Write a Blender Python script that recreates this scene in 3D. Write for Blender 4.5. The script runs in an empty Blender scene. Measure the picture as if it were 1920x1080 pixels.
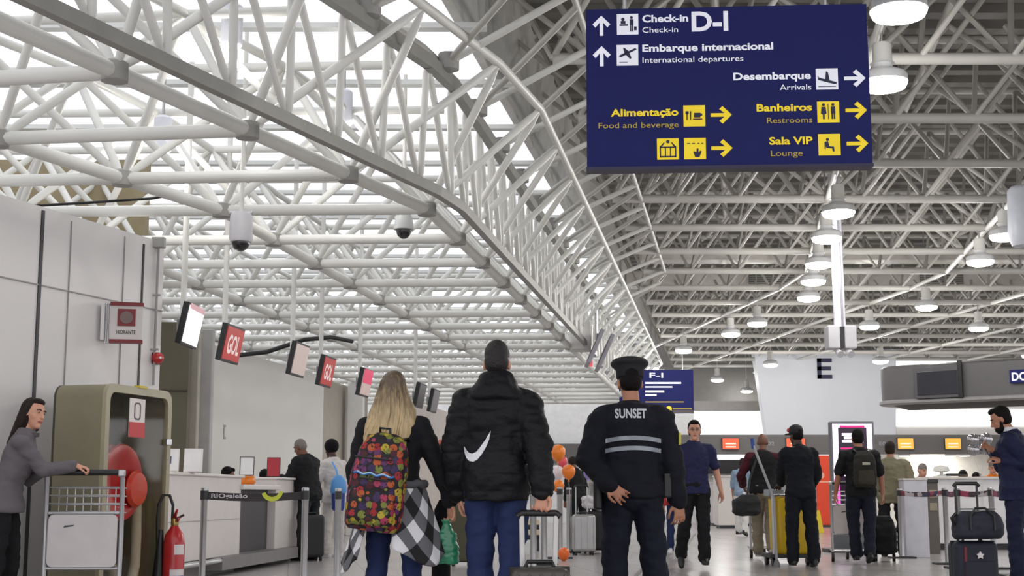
import bpy, math, random
from math import sin, cos, tan, pi, radians as R, atan2, sqrt, exp
from mathutils import Vector as V, Matrix, noise, Euler
from mathutils.bvhtree import BVHTree
random.seed(7)
SC = bpy.context.scene
COL = SC.collection

# ------------------------------------------------------------------ camera, sky, exposure
F, TILT, CZ = 2600.0, R(8.5), 0.9
cam_d = bpy.data.cameras.new('camera'); cam = bpy.data.objects.new('camera', cam_d); COL.objects.link(cam)
cam.location = (0, 0, CZ); cam.rotation_euler = (R(90) + TILT, 0, 0)
cam_d.sensor_width = 36.0; cam_d.lens = 36.0 * F / 1920.0
cam_d.clip_start = 0.1; cam_d.clip_end = 400
SC.camera = cam
W = bpy.data.worlds.new('daylight'); SC.world = W; W.use_nodes = True
bg = W.node_tree.nodes['Background']
bg.inputs[0].default_value = (0.98, 0.97, 1.0, 1); bg.inputs[1].default_value = 1.35
SC.view_settings.view_transform = 'Standard'; SC.view_settings.look = 'None'
SC.view_settings.gamma = 1.0; SC.view_settings.exposure = 0.1; SC.view_settings.use_curve_mapping = False

def lamp(name, kind, loc, energy, color=(1, .95, .88), size=.5, rot=(0, 0, 0), parent=None, spot=2.4):
    d = bpy.data.lights.new(name, kind); d.energy = energy; d.color = color
    if kind == 'AREA': d.shape = 'DISK'; d.size = size
    elif kind == 'SPOT': d.spot_size = spot; d.spot_blend = .6; d.shadow_soft_size = size
    else: d.shadow_soft_size = size
    o = bpy.data.objects.new(name, d); COL.objects.link(o); o.location = loc; o.rotation_euler = rot
    if parent: o.parent = parent
    return o

# photo pixel -> place in the hall
def ray(px, py):
    u = (px - 960) / F; v = (540 - py) / F
    return V((u, cos(TILT) - v * sin(TILT), sin(TILT) + v * cos(TILT)))
def at(px, py, Y):
    d = ray(px, py); return V((0, 0, CZ)) + d * (Y / d.y)
def atz(px, py, z):
    d = ray(px, py); return V((0, 0, CZ)) + d * ((z - CZ) / d.z)

# ------------------------------------------------------------------ materials
def srgb(r, g, b):
    f = lambda c: (c / 255 / 12.92) if c / 255 <= .04045 else ((c / 255 + .055) / 1.055) ** 2.4
    return (f(r), f(g), f(b))
MATS = {}
def mat(name, rgb, rough=.5, metal=0.0, var=.06, scale=6.0, bump=0.0, bscale=40.0, emit=0.0, emit_rgb=None, coat=0.0, alpha=1.0, spec=.5):
    if name in MATS: return MATS[name]
    m = bpy.data.materials.new(name); m.use_nodes = True
    nt = m.node_tree; n = nt.nodes; l = nt.links; p = n['Principled BSDF']
    c = srgb(*rgb)
    tc = n.new('ShaderNodeTexCoord'); nz = n.new('ShaderNodeTexNoise')
    nz.inputs['Scale'].default_value = scale; nz.inputs['Detail'].default_value = 4
    l.new(tc.outputs['Object'], nz.inputs['Vector'])
    rp = n.new('ShaderNodeValToRGB')
    rp.color_ramp.elements[0].position = .3; rp.color_ramp.elements[1].position = .7
    rp.color_ramp.elements[0].color = tuple(x * (1 - var) for x in c) + (1,)
    rp.color_ramp.elements[1].color = tuple(min(1, x * (1 + var)) for x in c) + (1,)
    l.new(nz.outputs['Fac'], rp.inputs['Fac']); l.new(rp.outputs['Color'], p.inputs['Base Color'])
    p.inputs['Roughness'].default_value = rough; p.inputs['Metallic'].default_value = metal
    p.inputs['Specular IOR Level'].default_value = spec
    if coat: p.inputs['Coat Weight'].default_value = coat
    if alpha < 1: p.inputs['Alpha'].default_value = alpha
    if bump:
        n2 = n.new('ShaderNodeTexNoise'); n2.inputs['Scale'].default_value = bscale; n2.inputs['Detail'].default_value = 3
        l.new(tc.outputs['Object'], n2.inputs['Vector'])
        b = n.new('ShaderNodeBump'); b.inputs['Strength'].default_value = bump; b.inputs['Distance'].default_value = .02
        l.new(n2.outputs['Fac'], b.inputs['Height']); l.new(b.outputs['Normal'], p.inputs['Normal'])
    if emit:
        p.inputs['Emission Color'].default_value = (srgb(*emit_rgb) if emit_rgb else c) + (1,)
        p.inputs['Emission Strength'].default_value = emit
    MATS[name] = m
    return m

def glass_mat(name, tint, gloss=.15):
    m = bpy.data.materials.new(name); m.use_nodes = True
    nt = m.node_tree; n = nt.nodes; l = nt.links
    n.remove(n['Principled BSDF'])
    t = n.new('ShaderNodeBsdfTransparent'); t.inputs[0].default_value = tint + (1,)
    g = n.new('ShaderNodeBsdfGlossy'); g.inputs['Roughness'].default_value = .05
    fr = n.new('ShaderNodeFresnel'); fr.inputs[0].default_value = 1.45
    mx = n.new('ShaderNodeMixShader')
    mx.inputs[0].default_value = gloss
    if gloss > .1: l.new(fr.outputs[0], mx.inputs[0])
    l.new(t.outputs[0], mx.inputs[1]); l.new(g.outputs[0], mx.inputs[2])
    l.new(mx.outputs[0], n['Material Output'].inputs[0])
    return m

def floor_mat():
    m = mat('terrazzo_floor', (176, 172, 170), .22, var=.05, scale=1.2)
    nt = m.node_tree; n = nt.nodes; l = nt.links; p = n['Principled BSDF']
    tc = n.new('ShaderNodeTexCoord'); mp = n.new('ShaderNodeMapping'); mp.inputs['Rotation'].default_value = (0, 0, R(-9))
    br = n.new('ShaderNodeTexBrick'); br.offset = 0; br.inputs['Scale'].default_value = 1
    br.inputs['Mortar Size'].default_value = .006; br.inputs['Brick Width'].default_value = .9; br.inputs['Row Height'].default_value = .9
    c = srgb(180, 176, 174)
    br.inputs['Color1'].default_value = c + (1,); br.inputs['Color2'].default_value = tuple(x * .93 for x in c) + (1,)
    br.inputs['Mortar'].default_value = tuple(x * .6 for x in c) + (1,)
    l.new(tc.outputs['Object'], mp.inputs[0]); l.new(mp.outputs[0], br.inputs[0])
    vr = n.new('ShaderNodeTexVoronoi'); vr.inputs['Scale'].default_value = 60
    l.new(tc.outputs['Object'], vr.inputs['Vector'])
    mx = n.new('ShaderNodeMixRGB'); mx.blend_type = 'OVERLAY'; mx.inputs[0].default_value = .10
    l.new(br.outputs[0], mx.inputs[1]); l.new(vr.outputs['Color'], mx.inputs[2]); l.new(mx.outputs[0], p.inputs['Base Color'])
    return m

def pattern_mat():                    # bright blobs on black cloth
    m = mat('printed_cloth', (20, 15, 18), .7)
    nt = m.node_tree; n = nt.nodes; l = nt.links; p = n['Principled BSDF']
    tc = n.new('ShaderNodeTexCoord'); vr = n.new('ShaderNodeTexVoronoi'); vr.inputs['Scale'].default_value = 23
    vr.inputs['Randomness'].default_value = .55
    l.new(tc.outputs['Object'], vr.inputs['Vector'])
    sp = n.new('ShaderNodeSeparateColor'); l.new(vr.outputs['Color'], sp.inputs[0])
    rp = n.new('ShaderNodeValToRGB'); rp.color_ramp.interpolation = 'CONSTANT'
    cols = [(150, 32, 38), (176, 156, 44), (96, 44, 92), (172, 80, 36), (70, 20, 30), (160, 52, 84), (116, 122, 48), (54, 36, 78)]
    e = rp.color_ramp.elements
    e[0].color = srgb(*cols[0]) + (1,); e[1].position = 1 / 8; e[1].color = srgb(*cols[1]) + (1,)
    for i in range(2, 8): q = e.new(i / 8); q.color = srgb(*cols[i]) + (1,)
    l.new(sp.outputs[0], rp.inputs[0])
    lt = n.new('ShaderNodeMath'); lt.operation = 'LESS_THAN'; lt.inputs[1].default_value = .58
    l.new(vr.outputs['Distance'], lt.inputs[0])
    nz = n.new('ShaderNodeTexNoise'); nz.inputs['Scale'].default_value = 70; l.new(tc.outputs['Object'], nz.inputs['Vector'])
    g2 = n.new('ShaderNodeMath'); g2.operation = 'GREATER_THAN'; g2.inputs[1].default_value = .38; l.new(nz.outputs['Fac'], g2.inputs[0])
    mu = n.new('ShaderNodeMath'); mu.operation = 'MULTIPLY'; l.new(lt.outputs[0], mu.inputs[0]); l.new(g2.outputs[0], mu.inputs[1])
    mx = n.new('ShaderNodeMixRGB'); mx.inputs[1].default_value = srgb(22, 12, 18) + (1,)
    l.new(mu.outputs[0], mx.inputs[0]); l.new(rp.outputs[0], mx.inputs[2]); l.new(mx.outputs[0], p.inputs['Base Color'])
    return m

def plaid_mat():
    m = mat('plaid_flannel', (90, 90, 92), .85)
    nt = m.node_tree; n = nt.nodes; l = nt.links; p = n['Principled BSDF']
    uv = n.new('ShaderNodeUVMap'); sp = n.new('ShaderNodeSeparateXYZ'); l.new(uv.outputs[0], sp.inputs[0])
    outs = []
    for i in (0, 1):
        a = n.new('ShaderNodeMath'); a.operation = 'FRACT'; l.new(sp.outputs[i], a.inputs[0])
        g = n.new('ShaderNodeMath'); g.operation = 'GREATER_THAN'; g.inputs[1].default_value = .5; l.new(a.outputs[0], g.inputs[0])
        outs.append(g)
    ad = n.new('ShaderNodeMath'); ad.operation = 'ADD'; l.new(outs[0].outputs[0], ad.inputs[0]); l.new(outs[1].outputs[0], ad.inputs[1])
    dv = n.new('ShaderNodeMath'); dv.operation = 'MULTIPLY'; dv.inputs[1].default_value = .5; l.new(ad.outputs[0], dv.inputs[0])
    rp = n.new('ShaderNodeValToRGB'); rp.color_ramp.interpolation = 'CONSTANT'
    e = rp.color_ramp.elements
    e[0].color = srgb(20, 20, 22) + (1,); e[1].position = .3; e[1].color = srgb(98, 98, 102) + (1,)
    q = e.new(.8); q.color = srgb(215, 215, 218) + (1,)
    l.new(dv.outputs[0], rp.inputs[0]); l.new(rp.outputs[0], p.inputs['Base Color'])
    return m

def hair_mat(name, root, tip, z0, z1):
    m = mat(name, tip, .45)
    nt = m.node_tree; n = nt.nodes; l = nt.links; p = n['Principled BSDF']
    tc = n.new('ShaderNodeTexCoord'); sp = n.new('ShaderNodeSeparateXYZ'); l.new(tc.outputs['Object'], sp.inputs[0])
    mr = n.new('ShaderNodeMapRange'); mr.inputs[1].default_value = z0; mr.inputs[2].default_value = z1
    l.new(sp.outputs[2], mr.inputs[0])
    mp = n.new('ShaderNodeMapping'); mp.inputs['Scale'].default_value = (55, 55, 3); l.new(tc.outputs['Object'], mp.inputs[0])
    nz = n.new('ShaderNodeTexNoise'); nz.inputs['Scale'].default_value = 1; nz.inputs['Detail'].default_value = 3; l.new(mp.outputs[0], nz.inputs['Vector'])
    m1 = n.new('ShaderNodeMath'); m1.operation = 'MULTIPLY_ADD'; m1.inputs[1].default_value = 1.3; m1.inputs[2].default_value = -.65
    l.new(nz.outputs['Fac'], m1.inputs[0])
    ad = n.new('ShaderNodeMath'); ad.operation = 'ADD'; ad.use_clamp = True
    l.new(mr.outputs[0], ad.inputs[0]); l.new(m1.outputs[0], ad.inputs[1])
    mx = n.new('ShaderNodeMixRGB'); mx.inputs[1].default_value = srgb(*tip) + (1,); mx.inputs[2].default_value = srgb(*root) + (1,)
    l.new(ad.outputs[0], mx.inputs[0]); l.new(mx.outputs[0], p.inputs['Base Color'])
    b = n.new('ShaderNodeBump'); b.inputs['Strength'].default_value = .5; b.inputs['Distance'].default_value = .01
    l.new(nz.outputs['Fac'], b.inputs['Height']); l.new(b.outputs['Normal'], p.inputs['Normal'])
    return m

def stripes_mat(name, cols, scale, rough=.5, rotz=0):
    m = mat(name, cols[0], rough)
    nt = m.node_tree; n = nt.nodes; l = nt.links; p = n['Principled BSDF']
    tc = n.new('ShaderNodeTexCoord'); mp = n.new('ShaderNodeMapping'); mp.inputs['Scale'].default_value = scale
    l.new(tc.outputs['Object'], mp.inputs[0])
    vr = n.new('ShaderNodeTexVoronoi'); vr.inputs['Scale'].default_value = 1; l.new(mp.outputs[0], vr.inputs['Vector'])
    sp = n.new('ShaderNodeSeparateColor'); l.new(vr.outputs['Color'], sp.inputs[0])
    rp = n.new('ShaderNodeValToRGB'); rp.color_ramp.interpolation = 'CONSTANT'; e = rp.color_ramp.elements
    k = len(cols)
    e[0].color = srgb(*cols[0]) + (1,); e[1].position = 1 / k; e[1].color = srgb(*cols[1]) + (1,)
    for i in range(2, k): q = e.new(i / k); q.color = srgb(*cols[i]) + (1,)
    l.new(sp.outputs[0], rp.inputs[0]); l.new(rp.outputs[0], p.inputs['Base Color'])
    return m

# ------------------------------------------------------------------ mesh builder
class MB:
    def __init__(s): s.v = []; s.f = []
    def add(s, vs, fs, M=None):
        b = len(s.v)
        s.v += [tuple(M @ V(p)) if M else tuple(p) for p in vs]
        s.f += [tuple(i + b for i in f) for f in fs]
        return s
    def box(s, c, d, M=None, rz=0):
        x, y, z = d[0] / 2, d[1] / 2, d[2] / 2
        vs = [V((a, b, e)) for e in (-z, z) for b in (-y, y) for a in (-x, x)]
        if rz: rm = Matrix.Rotation(rz, 3, 'Z'); vs = [rm @ p for p in vs]
        vs = [p + V(c) for p in vs]
        return s.add(vs, [(0, 2, 3, 1), (4, 5, 7, 6), (0, 1, 5, 4), (2, 6, 7, 3), (0, 4, 6, 2), (1, 3, 7, 5)], M)
    def tube(s, pts, r, seg=10, M=None, cap=True, flat=None):
        pts = [V(p) for p in pts]; n = len(pts)
        rs = r if isinstance(r, (list, tuple)) else [r] * n
        t0 = (pts[1] - pts[0]).normalized()
        a = V((0, 0, 1)) if abs(t0.z) < .9 else V((1, 0, 0))
        u = t0.cross(a).normalized()
        vs = []; fs = []
        for i, p in enumerate(pts):
            t = (pts[min(i + 1, n - 1)] - pts[max(i - 1, 0)])
            t = t.normalized() if t.length > 1e-9 else t0
            u = (u - t * u.dot(t)).normalized(); w = t.cross(u)
            for k in range(seg):
                q = 2 * pi * k / seg
                vs.append(p + u * (cos(q) * rs[i]) + w * (sin(q) * rs[i] * (flat or 1)))
        for i in range(n - 1):
            for k in range(seg):
                k2 = (k + 1) % seg
                fs.append((i * seg + k, i * seg + k2, (i + 1) * seg + k2, (i + 1) * seg + k))
        if cap:
            fs.append(tuple(reversed(range(seg)))); fs.append(tuple(range((n - 1) * seg, n * seg)))
        return s.add(vs, fs, M)
    def capsule(s, p0, r0, p1, r1, seg=14, M=None):
        p0, p1 = V(p0), V(p1); d = p1 - p0; L = d.length
        if L < 1e-6: return s.ball(p0, (r0, r0, r0), seg, M)
        t = d / L; pts = []; rs = []
        for a in (-80, -55, -25): pts.append(p0 + t * (r0 * sin(R(a)))); rs.append(r0 * cos(R(a)))
        pts.append(p0); rs.append(r0); pts.append(p1); rs.append(r1)
        for a in (25, 55, 80): pts.append(p1 + t * (r1 * sin(R(a)))); rs.append(r1 * cos(R(a)))
        return s.tube(pts, rs, seg, M)
    def ball(s, c, r, seg=16, M=None, rot=None):
        if not isinstance(r, (list, tuple)): r = (r, r, r)
        c = V(c); n = max(6, seg // 2); vs = []; fs = []
        for i in range(1, n):
            th = pi * i / n
            for k in range(seg):
                q = 2 * pi * k / seg
                vs.append(V((r[0] * sin(th) * cos(q), r[1] * sin(th) * sin(q), r[2] * cos(th))))
        top = len(vs); vs.append(V((0, 0, r[2]))); vs.append(V((0, 0, -r[2])))
        if rot is not None: vs = [rot @ p for p in vs]
        vs = [p + c for p in vs]
        for i in range(n - 2):
            for k in range(seg):
                k2 = (k + 1) % seg
                fs.append((i * seg + k, (i + 1) * seg + k, (i + 1) * seg + k2, i * seg + k2))
        for k in range(seg):
            k2 = (k + 1) % seg
            fs.append((top, k, k2)); fs.append((top + 1, (n - 2) * seg + k2, (n - 2) * seg + k))
        return s.add(vs, fs, M)
    def rings(s, rings, seg=20, M=None, power=2.0):
        """closed loft; ring = (centre, rx, ry) in the xy plane, or with M per ring"""
        vs = []; fs = []; n = len(rings)
        for c, rx, ry in rings:
            for k in range(seg):
                q = 2 * pi * k / seg; a, b = cos(q), sin(q)
                if power != 2.0:
                    a = math.copysign(abs(a) ** (2 / power), a); b = math.copysign(abs(b) ** (2 / power), b)
                vs.append((c[0] + rx * a, c[1] + ry * b, c[2]))
        for i in range(n - 1):
            for k in range(seg):
                k2 = (k + 1) % seg
                fs.append((i * seg + k, i * seg + k2, (i + 1) * seg + k2, (i + 1) * seg + k))
        fs.append(tuple(reversed(range(seg)))); fs.append(tuple(range((n - 1) * seg, n * seg)))
        return s.add(vs, fs, M)
    def lathe(s, prof, seg=24, M=None, c=(0, 0, 0)):
        return s.rings([((c[0], c[1], c[2] + z), max(r, 1e-4), max(r, 1e-4)) for r, z in prof], seg, M)
    def prism(s, poly, y0, y1, M=None):
        """polygon in xz extruded along y"""
        n = len(poly)
        vs = [(x, y0, z) for x, z in poly] + [(x, y1, z) for x, z in poly]
        fs = [tuple(range(n)), tuple(reversed(range(n, 2 * n)))]
        fs += [(i, n + i, n + (i + 1) % n, (i + 1) % n) for i in range(n)]
        return s.add(vs, fs, M)
    def build(s, name, m, parent=None, smooth=None, bevel=0.0, loc=None, rz=0.0, sub=0):
        me = bpy.data.meshes.new(name); me.from_pydata(s.v, [], s.f); me.update()
        o = bpy.data.objects.new(name, me); COL.objects.link(o)
        if m: me.materials.append(m)
        if parent: o.parent = parent
        if loc is not None: o.location = loc
        if rz: o.rotation_euler = (0, 0, rz)
        if smooth: 
            me.polygons.foreach_set('use_smooth', [True] * len(me.polygons))
            if smooth < 170: me.set_sharp_from_angle(angle=R(smooth))
        if bevel:
            b = o.modifiers.new('bevel', 'BEVEL'); b.width = bevel; b.segments = 3; b.limit_method = 'ANGLE'
        if sub:
            b = o.modifiers.new('sub', 'SUBSURF'); b.levels = sub; b.render_levels = sub
        return o
def box(name, m, c, d, parent=None, bevel=0.0, rz=0.0, M=None):
    return MB().box((0, 0, 0), d).build(name, m, parent, bevel=bevel, loc=c, rz=rz)
def rod(name, m, a, b, r, parent=None, seg=10):
    return MB().tube([a, b], r, seg).build(name, m, parent, smooth=60)
def tag(o, label, cat, group=None, kind=None):
    o['label'] = label; o['category'] = cat
    if group: o['group'] = group
    if kind: o['kind'] = kind
    return o
def thing(name, label, cat, loc=(0, 0, 0), rz=0.0, group=None):
    o = bpy.data.objects.new(name, None); COL.objects.link(o); o.empty_display_size = .2
    o.location = loc; o.rotation_euler = (0, 0, rz)
    return tag(o, label, cat, group)
def struct(o, label=None):
    o['kind'] = 'structure'
    if label: o['label'] = label
    return o
def copy_tree(o, parent=None):
    c = o.copy(); COL.objects.link(c)
    if parent: c.parent = parent
    for ch in list(o.children): copy_tree(ch, c)
    return c
def remeshed(mb, voxel, smooth=3, wr=0.0, wscale=9.0, seed=0.0):
    me = bpy.data.meshes.new('t'); me.from_pydata(mb.v, [], mb.f); me.update()
    o = bpy.data.objects.new('t', me); COL.objects.link(o)
    m = o.modifiers.new('r', 'REMESH'); m.mode = 'VOXEL'; m.voxel_size = voxel; m.adaptivity = 0
    if smooth:
        q = o.modifiers.new('s', 'SMOOTH'); q.factor = .5; q.iterations = smooth
    dg = bpy.context.evaluated_depsgraph_get(); dg.update()
    out = bpy.data.meshes.new_from_object(o.evaluated_get(dg))
    bpy.data.objects.remove(o); bpy.data.meshes.remove(me)
    if wr:
        out.update(); nr = [v.normal.copy() for v in out.vertices]
        for v, n in zip(out.vertices, nr):
            p = v.co
            d = noise.noise((p.x * wscale + seed, p.y * wscale, p.z * wscale * 1.6)) + .5 * noise.noise((p.x * wscale * 2 + seed, p.y * wscale * 2, p.z * wscale * 3.4 + 5))
            v.co = p + n * (d * wr)
    out.polygons.foreach_set('use_smooth', [True] * len(out.polygons)); out.update()
    return out
def mesh_obj(name, me, m, parent=None):
    me.name = name; o = bpy.data.objects.new(name, me); COL.objects.link(o); me.materials.clear(); me.materials.append(m)
    if parent: o.parent = parent
    return o
# ------------------------------------------------------------------ lettering
def text_geo(s, bold=0.0):
    c = bpy.data.curves.new('t', 'FONT'); c.body = s; c.offset = bold; c.resolution_u = 3
    o = bpy.data.objects.new('t', c); COL.objects.link(o)
    dg = bpy.context.evaluated_depsgraph_get(); dg.update()
    me = bpy.data.meshes.new_from_object(o.evaluated_get(dg))
    vs = [v.co.copy() for v in me.vertices]; fs = [tuple(p.vertices) for p in me.polygons]
    bpy.data.objects.remove(o); bpy.data.curves.remove(c); bpy.data.meshes.remove(me)
    return vs, fs
def lettering(s, x0, zbase, width, cap, m, parent, y=-.003, bold=.012, name='lettering', M=None, right=False):
    """text in the local xz plane, facing -y; x0 = left edge (or right edge)"""
    vs, fs = text_geo(s, bold)
    a, b = min(v.x for v in vs), max(v.x for v in vs)
    sx = width / (b - a); sz = cap / .729
    xx = x0 - (width if right else 0)
    out = [(xx + (v.x - a) * sx, y, zbase + v.y * sz) for v in vs]
    mb = MB(); mb.add(out, fs, M)
    n = len(out)
    return mb.build(name, m, parent)
# ------------------------------------------------------------------ shared materials
WHITE = mat('white_paint', (222, 221, 216), .42, var=.03)
TUBE = mat('tube_white', (224, 224, 219), .4, var=.05, scale=3)
TUBER = mat('tube_grey', (190, 188, 182), .45, var=.06, scale=3)
RAIL = mat('rail_grey', (150, 149, 144), .45, metal=.2)
GUSS = mat('gusset_grey', (158, 157, 153), .5)
WALLM = mat('panel_wall', (214, 211, 210), .5, var=.02, scale=.8)
PLAST = mat('white_laminate', (222, 216, 212), .35, var=.02)
DARK = mat('dark_grey', (52, 51, 53), .5)
BLACK = mat('black_plastic', (18, 18, 20), .4)
STEEL = mat('brushed_steel', (190, 190, 192), .28, metal=.85, var=.04, scale=20)
CHROME = mat('chrome', (215, 215, 218), .15, metal=1.0)
OLIVE = mat('olive_panel', (96, 90, 72), .6, var=.05, scale=2)
CABIN = mat('cabinet_khaki', (132, 125, 102), .5, var=.08, scale=3)
RED = mat('red_enamel', (178, 30, 34), .3, coat=.3)
DKRED = mat('dark_red', (120, 28, 34), .45)
SIGNBLUE = mat('sign_blue', (40, 44, 100), .7, var=.02, spec=.12)
SIGNW = mat('sign_white', (232, 234, 245), .5, emit=.25)
SIGNY = mat('sign_yellow', (245, 215, 30), .5, emit=.2)
SIGNYD = mat('sign_yellow_soft', (186, 160, 60), .5, emit=.1)
NAVY = mat('navy_ink', (20, 24, 66), .5)
GREYBAND = mat('fascia_grey', (98, 95, 94), .45, var=.03)
GLOW = mat('lamp_diffuser', (255, 250, 240), .5, emit=9.0)
LIGHTBOX = mat('lightbox', (255, 255, 255), .5, emit=1.6)
SCREENW = mat('screen_white', (245, 244, 246), .3, emit=1.0)

# ------------------------------------------------------------------ setting: floor, walls, roof decks
fl = MB(); fl.box((2, 26, -.05), (70, 76, .1)); struct(fl.build('floor', floor_mat()), 'pale polished terrazzo floor of the hall')
uA = V((sin(R(22)), cos(R(22)), 0)); uB = V((sin(R(8.6)), cos(R(8.6)), 0))

# left wall: white panels receding past the hose cabinet
WA = V((-3.27, 12.84, 0)); dW = V((sin(R(20)), cos(R(20)), 0)); nW = V((dW.y, -dW.x, 0))
wl = MB(); a = WA - dW * 6.0
wl.box(((a.x + WA.x) / 2 - nW.x * .15, (a.y + WA.y) / 2 - nW.y * .15, 1.625), (.3, 6.0, 3.25), rz=-R(20))
struct(wl.build('wall_left', WALLM), 'white panelled wall on the left')
def seam(s0, s1, z0, z1, w, m, name):
    c = WA - dW * ((s0 + s1) / 2) + nW * .004
    o = MB().box((c.x, c.y, (z0 + z1) / 2), (.012, max(abs(s1 - s0), w), max(abs(z1 - z0), w)), rz=-R(20)).build(name, m)
    return struct(o)
SEAM = mat('seam_grey', (150, 148, 148), .6)
seam(1.74, 1.74, 0, 3.22, .035, DARK, 'trim_1')
seam(.33, .33, 0, 3.18, .022, DARK, 'trim_2')
seam(0, 6, 2.6, 2.6, .010, SEAM, 'trim_3')
seam(1.37, 1.37, 0, 3.2, .008, SEAM, 'trim_4'); seam(.62, .62, 0, 3.2, .008, SEAM, 'trim_5')

# partitions behind the check-in desks
PA = V((-5.12, 22.85, 0)); PB = V((-4.07, 29.33, 0)); dP = (PB - PA).normalized()
def wall_between(name, m, a, b, z0, z1, t=.15, label=None):
    d = b - a; c = (a + b) / 2
    return struct(MB().box((c.x, c.y, (z0 + z1) / 2), (t, d.length, z1 - z0), rz=-atan2(d.x, d.y)).build(name, m, bevel=.01), label)
wall_between('wall_desk_back', mat('partition_white', (214, 212, 206), .5, var=.02, scale=1), PA, PB, 0, 3.4, label='white partition behind the check-in desks')
wall_between('wall_desk_end', mat('partition_beige', (168, 161, 148), .55), PB + V((-.12, .25, 0)), PB + dP * 5.0 + V((-.36, 0, 0)), 0, 3.4)
struct(MB().box((PB.x - .02, PB.y + .15, 1.72), (.14, .24, 3.44)).build('trim_6', WHITE))
p2 = PB + dP * 2.5
struct(MB().box((p2.x + .1, p2.y, 1.73), (.36, .36, 3.46)).build('trim_7', WHITE, bevel=.02))
wall_between('wall_desk_far', mat('partition_pinkish', (196, 186, 178), .55), PB + dP * 5.0, PB + dP * 16, 0, 3.4)
struct(MB().box((-7.2, 20.2, 1.7), (5.0, .2, 3.4)).build('wall_olive', OLIVE), 'dark olive wall behind the hose cabinet')
struct(box('trim_8', mat('olive_seam', (60, 56, 46), .6), (-7.2, 20.09, 2.4), (5.0, .02, .02)))
for i, (px, w, m_) in enumerate(((360, .16, mat('post_beige', (176, 170, 156), .5)), (383, .2, mat('post_grey', (176, 174, 172), .4)))):
    c = at(px, 800, 20.6 + .4 * i)
    struct(MB().box((c.x, c.y, 1.7), (w * 1.1, .16, 3.4)).build('trim_%d' % (9 + i), m_, bevel=.02))
struct(MB().box((-9.1, 16.4, 3.95), (9.4, .2, 1.9)).build('wall_upper_left', mat('soffit_olive', (150, 138, 108), .7)), 'olive bulkhead above the left wall')

# far end
struct(MB().box((-1.5, 46, 2.0), (15, .2, 4.0)).build('wall_far', mat('far_white', (232, 232, 232), .5)), 'white wall closing the far end of the desks')
struct(box('trim_11', GREYBAND, (-1.0, 45.6, 2.25), (13.0, .3, .62)))

# roof over the desks: daylight glazing between white purlins
LZ = 5.0
gl = MB(); gl.add([(-16, 5, LZ + .12), (-1.9, 5, LZ + .12), (-.2, 11.3, LZ + .12), (5.2, 46, LZ + .12), (-16, 46, LZ + .12)], [(0, 1, 2, 3, 4)])
gl.add([(-16, 5, LZ + .13), (-1.9, 5, LZ + .13), (-.2, 11.3, LZ + .13), (5.2, 46, LZ + .13), (-16, 46, LZ + .13)], [(4, 3, 2, 1, 0)])
struct(gl.build('window_1', glass_mat('roof_glass', (.95, .96, .97), .03)), 'pale translucent roof glazing over the check-in desks')
dk = MB(); k = 0
y = 5.0
while y < 46:
    xr = -.3 + (y - 11.3) * .155 if y > 11.3 else -.3 + (y - 11.3) * .4
    dk.box(((xr - 16) / 2, y, LZ), (16 + xr, .12, .05)); y += 1.7
struct(dk.build('ceiling_left', mat('purlin_white', (214, 216, 214), .5)), 'white roof strips between the roof glazing')

# hall roof deck: ribbed sheets above the tube frame
HR, HT, HD = 5.0, 6.25, 6.55
rb = MB(); y = 4.0; vs = []; fs = []
prof = []
while y < 50:
    prof += [(y, 0), (y + .22, 0), (y + .28, .09), (y + .50, .09)]; y += .56
x0f = lambda yy: (-.3 + (yy - 11.3) * .155 if yy > 11.3 else -.3 + (yy - 11.3) * .4) - .24
for yy, h in prof: vs += [(x0f(yy), yy, HD + h), (26, yy, HD + h)]
for i in range(len(prof) - 1): fs.append((2 * i, 2 * i + 1, 2 * i + 3, 2 * i + 2))
n0 = len(vs)
vs += [(x, y_, z + .25) for x, y_, z in vs]
for i in range(len(prof) - 1): fs.append((n0 + 2 * i, n0 + 2 * i + 2, n0 + 2 * i + 3, n0 + 2 * i + 1))
rb.add(vs, fs)
struct(rb.build('ceiling', mat('deck_grey', (116, 114, 109), .6, var=.10, scale=.5)), 'ribbed grey roof deck of the main hall')
# upright strip closing the step between the two roofs
st = MB(); pts = [(x0f(yy), yy) for yy in (4, 11.3, 46)]
for (xa, ya), (xb, yb) in zip(pts, pts[1:]):
    st.add([(xa, ya, LZ + .1), (xb, yb, LZ + .1), (xb, yb, HD + .3), (xa, ya, HD + .3), (xa - .08, ya, LZ + .1), (xb - .08, yb, LZ + .1), (xb - .08, yb, HD + .3), (xa - .08, ya, HD + .3)],
           [(0, 1, 2, 3), (4, 7, 6, 5), (0, 4, 5, 1), (3, 2, 6, 7), (0, 3, 7, 4), (1, 5, 6, 2)])
struct(st.build('wall_roof_step', mat('step_white', (205, 203, 198), .5)), 'upright strip between the low and the high roof')

# ------------------------------------------------------------------ tube frame over the desks
H1, HTL = 3.5, 4.65
BEND = V((-.78, 12.49, H1)); COLW, ROW = 1.9, 1.5
def lnode(k, j, top=False):
    """row k from the bend (negative = towards the camera), column j to the left of the edge"""
    kk = k + (.5 if top else 0); jj = j + (.5 if top else 0)
    if kk >= 0: p = BEND + uB * (kk * ROW); ang = R(2.0)
    else: p = BEND + uA * (kk * ROW); ang = R(2.0) - kk * R(2.6)
    p = p + V((-cos(ang), sin(ang), 0)) * (jj * COLW)
    p.z = HTL if top else H1
    return p
ORD = ['nearest', 'second', 'third', 'fourth', 'fifth', 'sixth', 'seventh', 'eighth', 'ninth', 'tenth', 'eleventh', 'twelfth', 'thirteenth', 'fourteenth',
       'fifteenth', 'sixteenth', 'seventeenth', 'eighteenth', 'nineteenth', 'twentieth', 'twenty-first', 'twenty-second', 'twenty-third', 'twenty-fourth', 'twenty-fifth', 'farthest']
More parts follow.
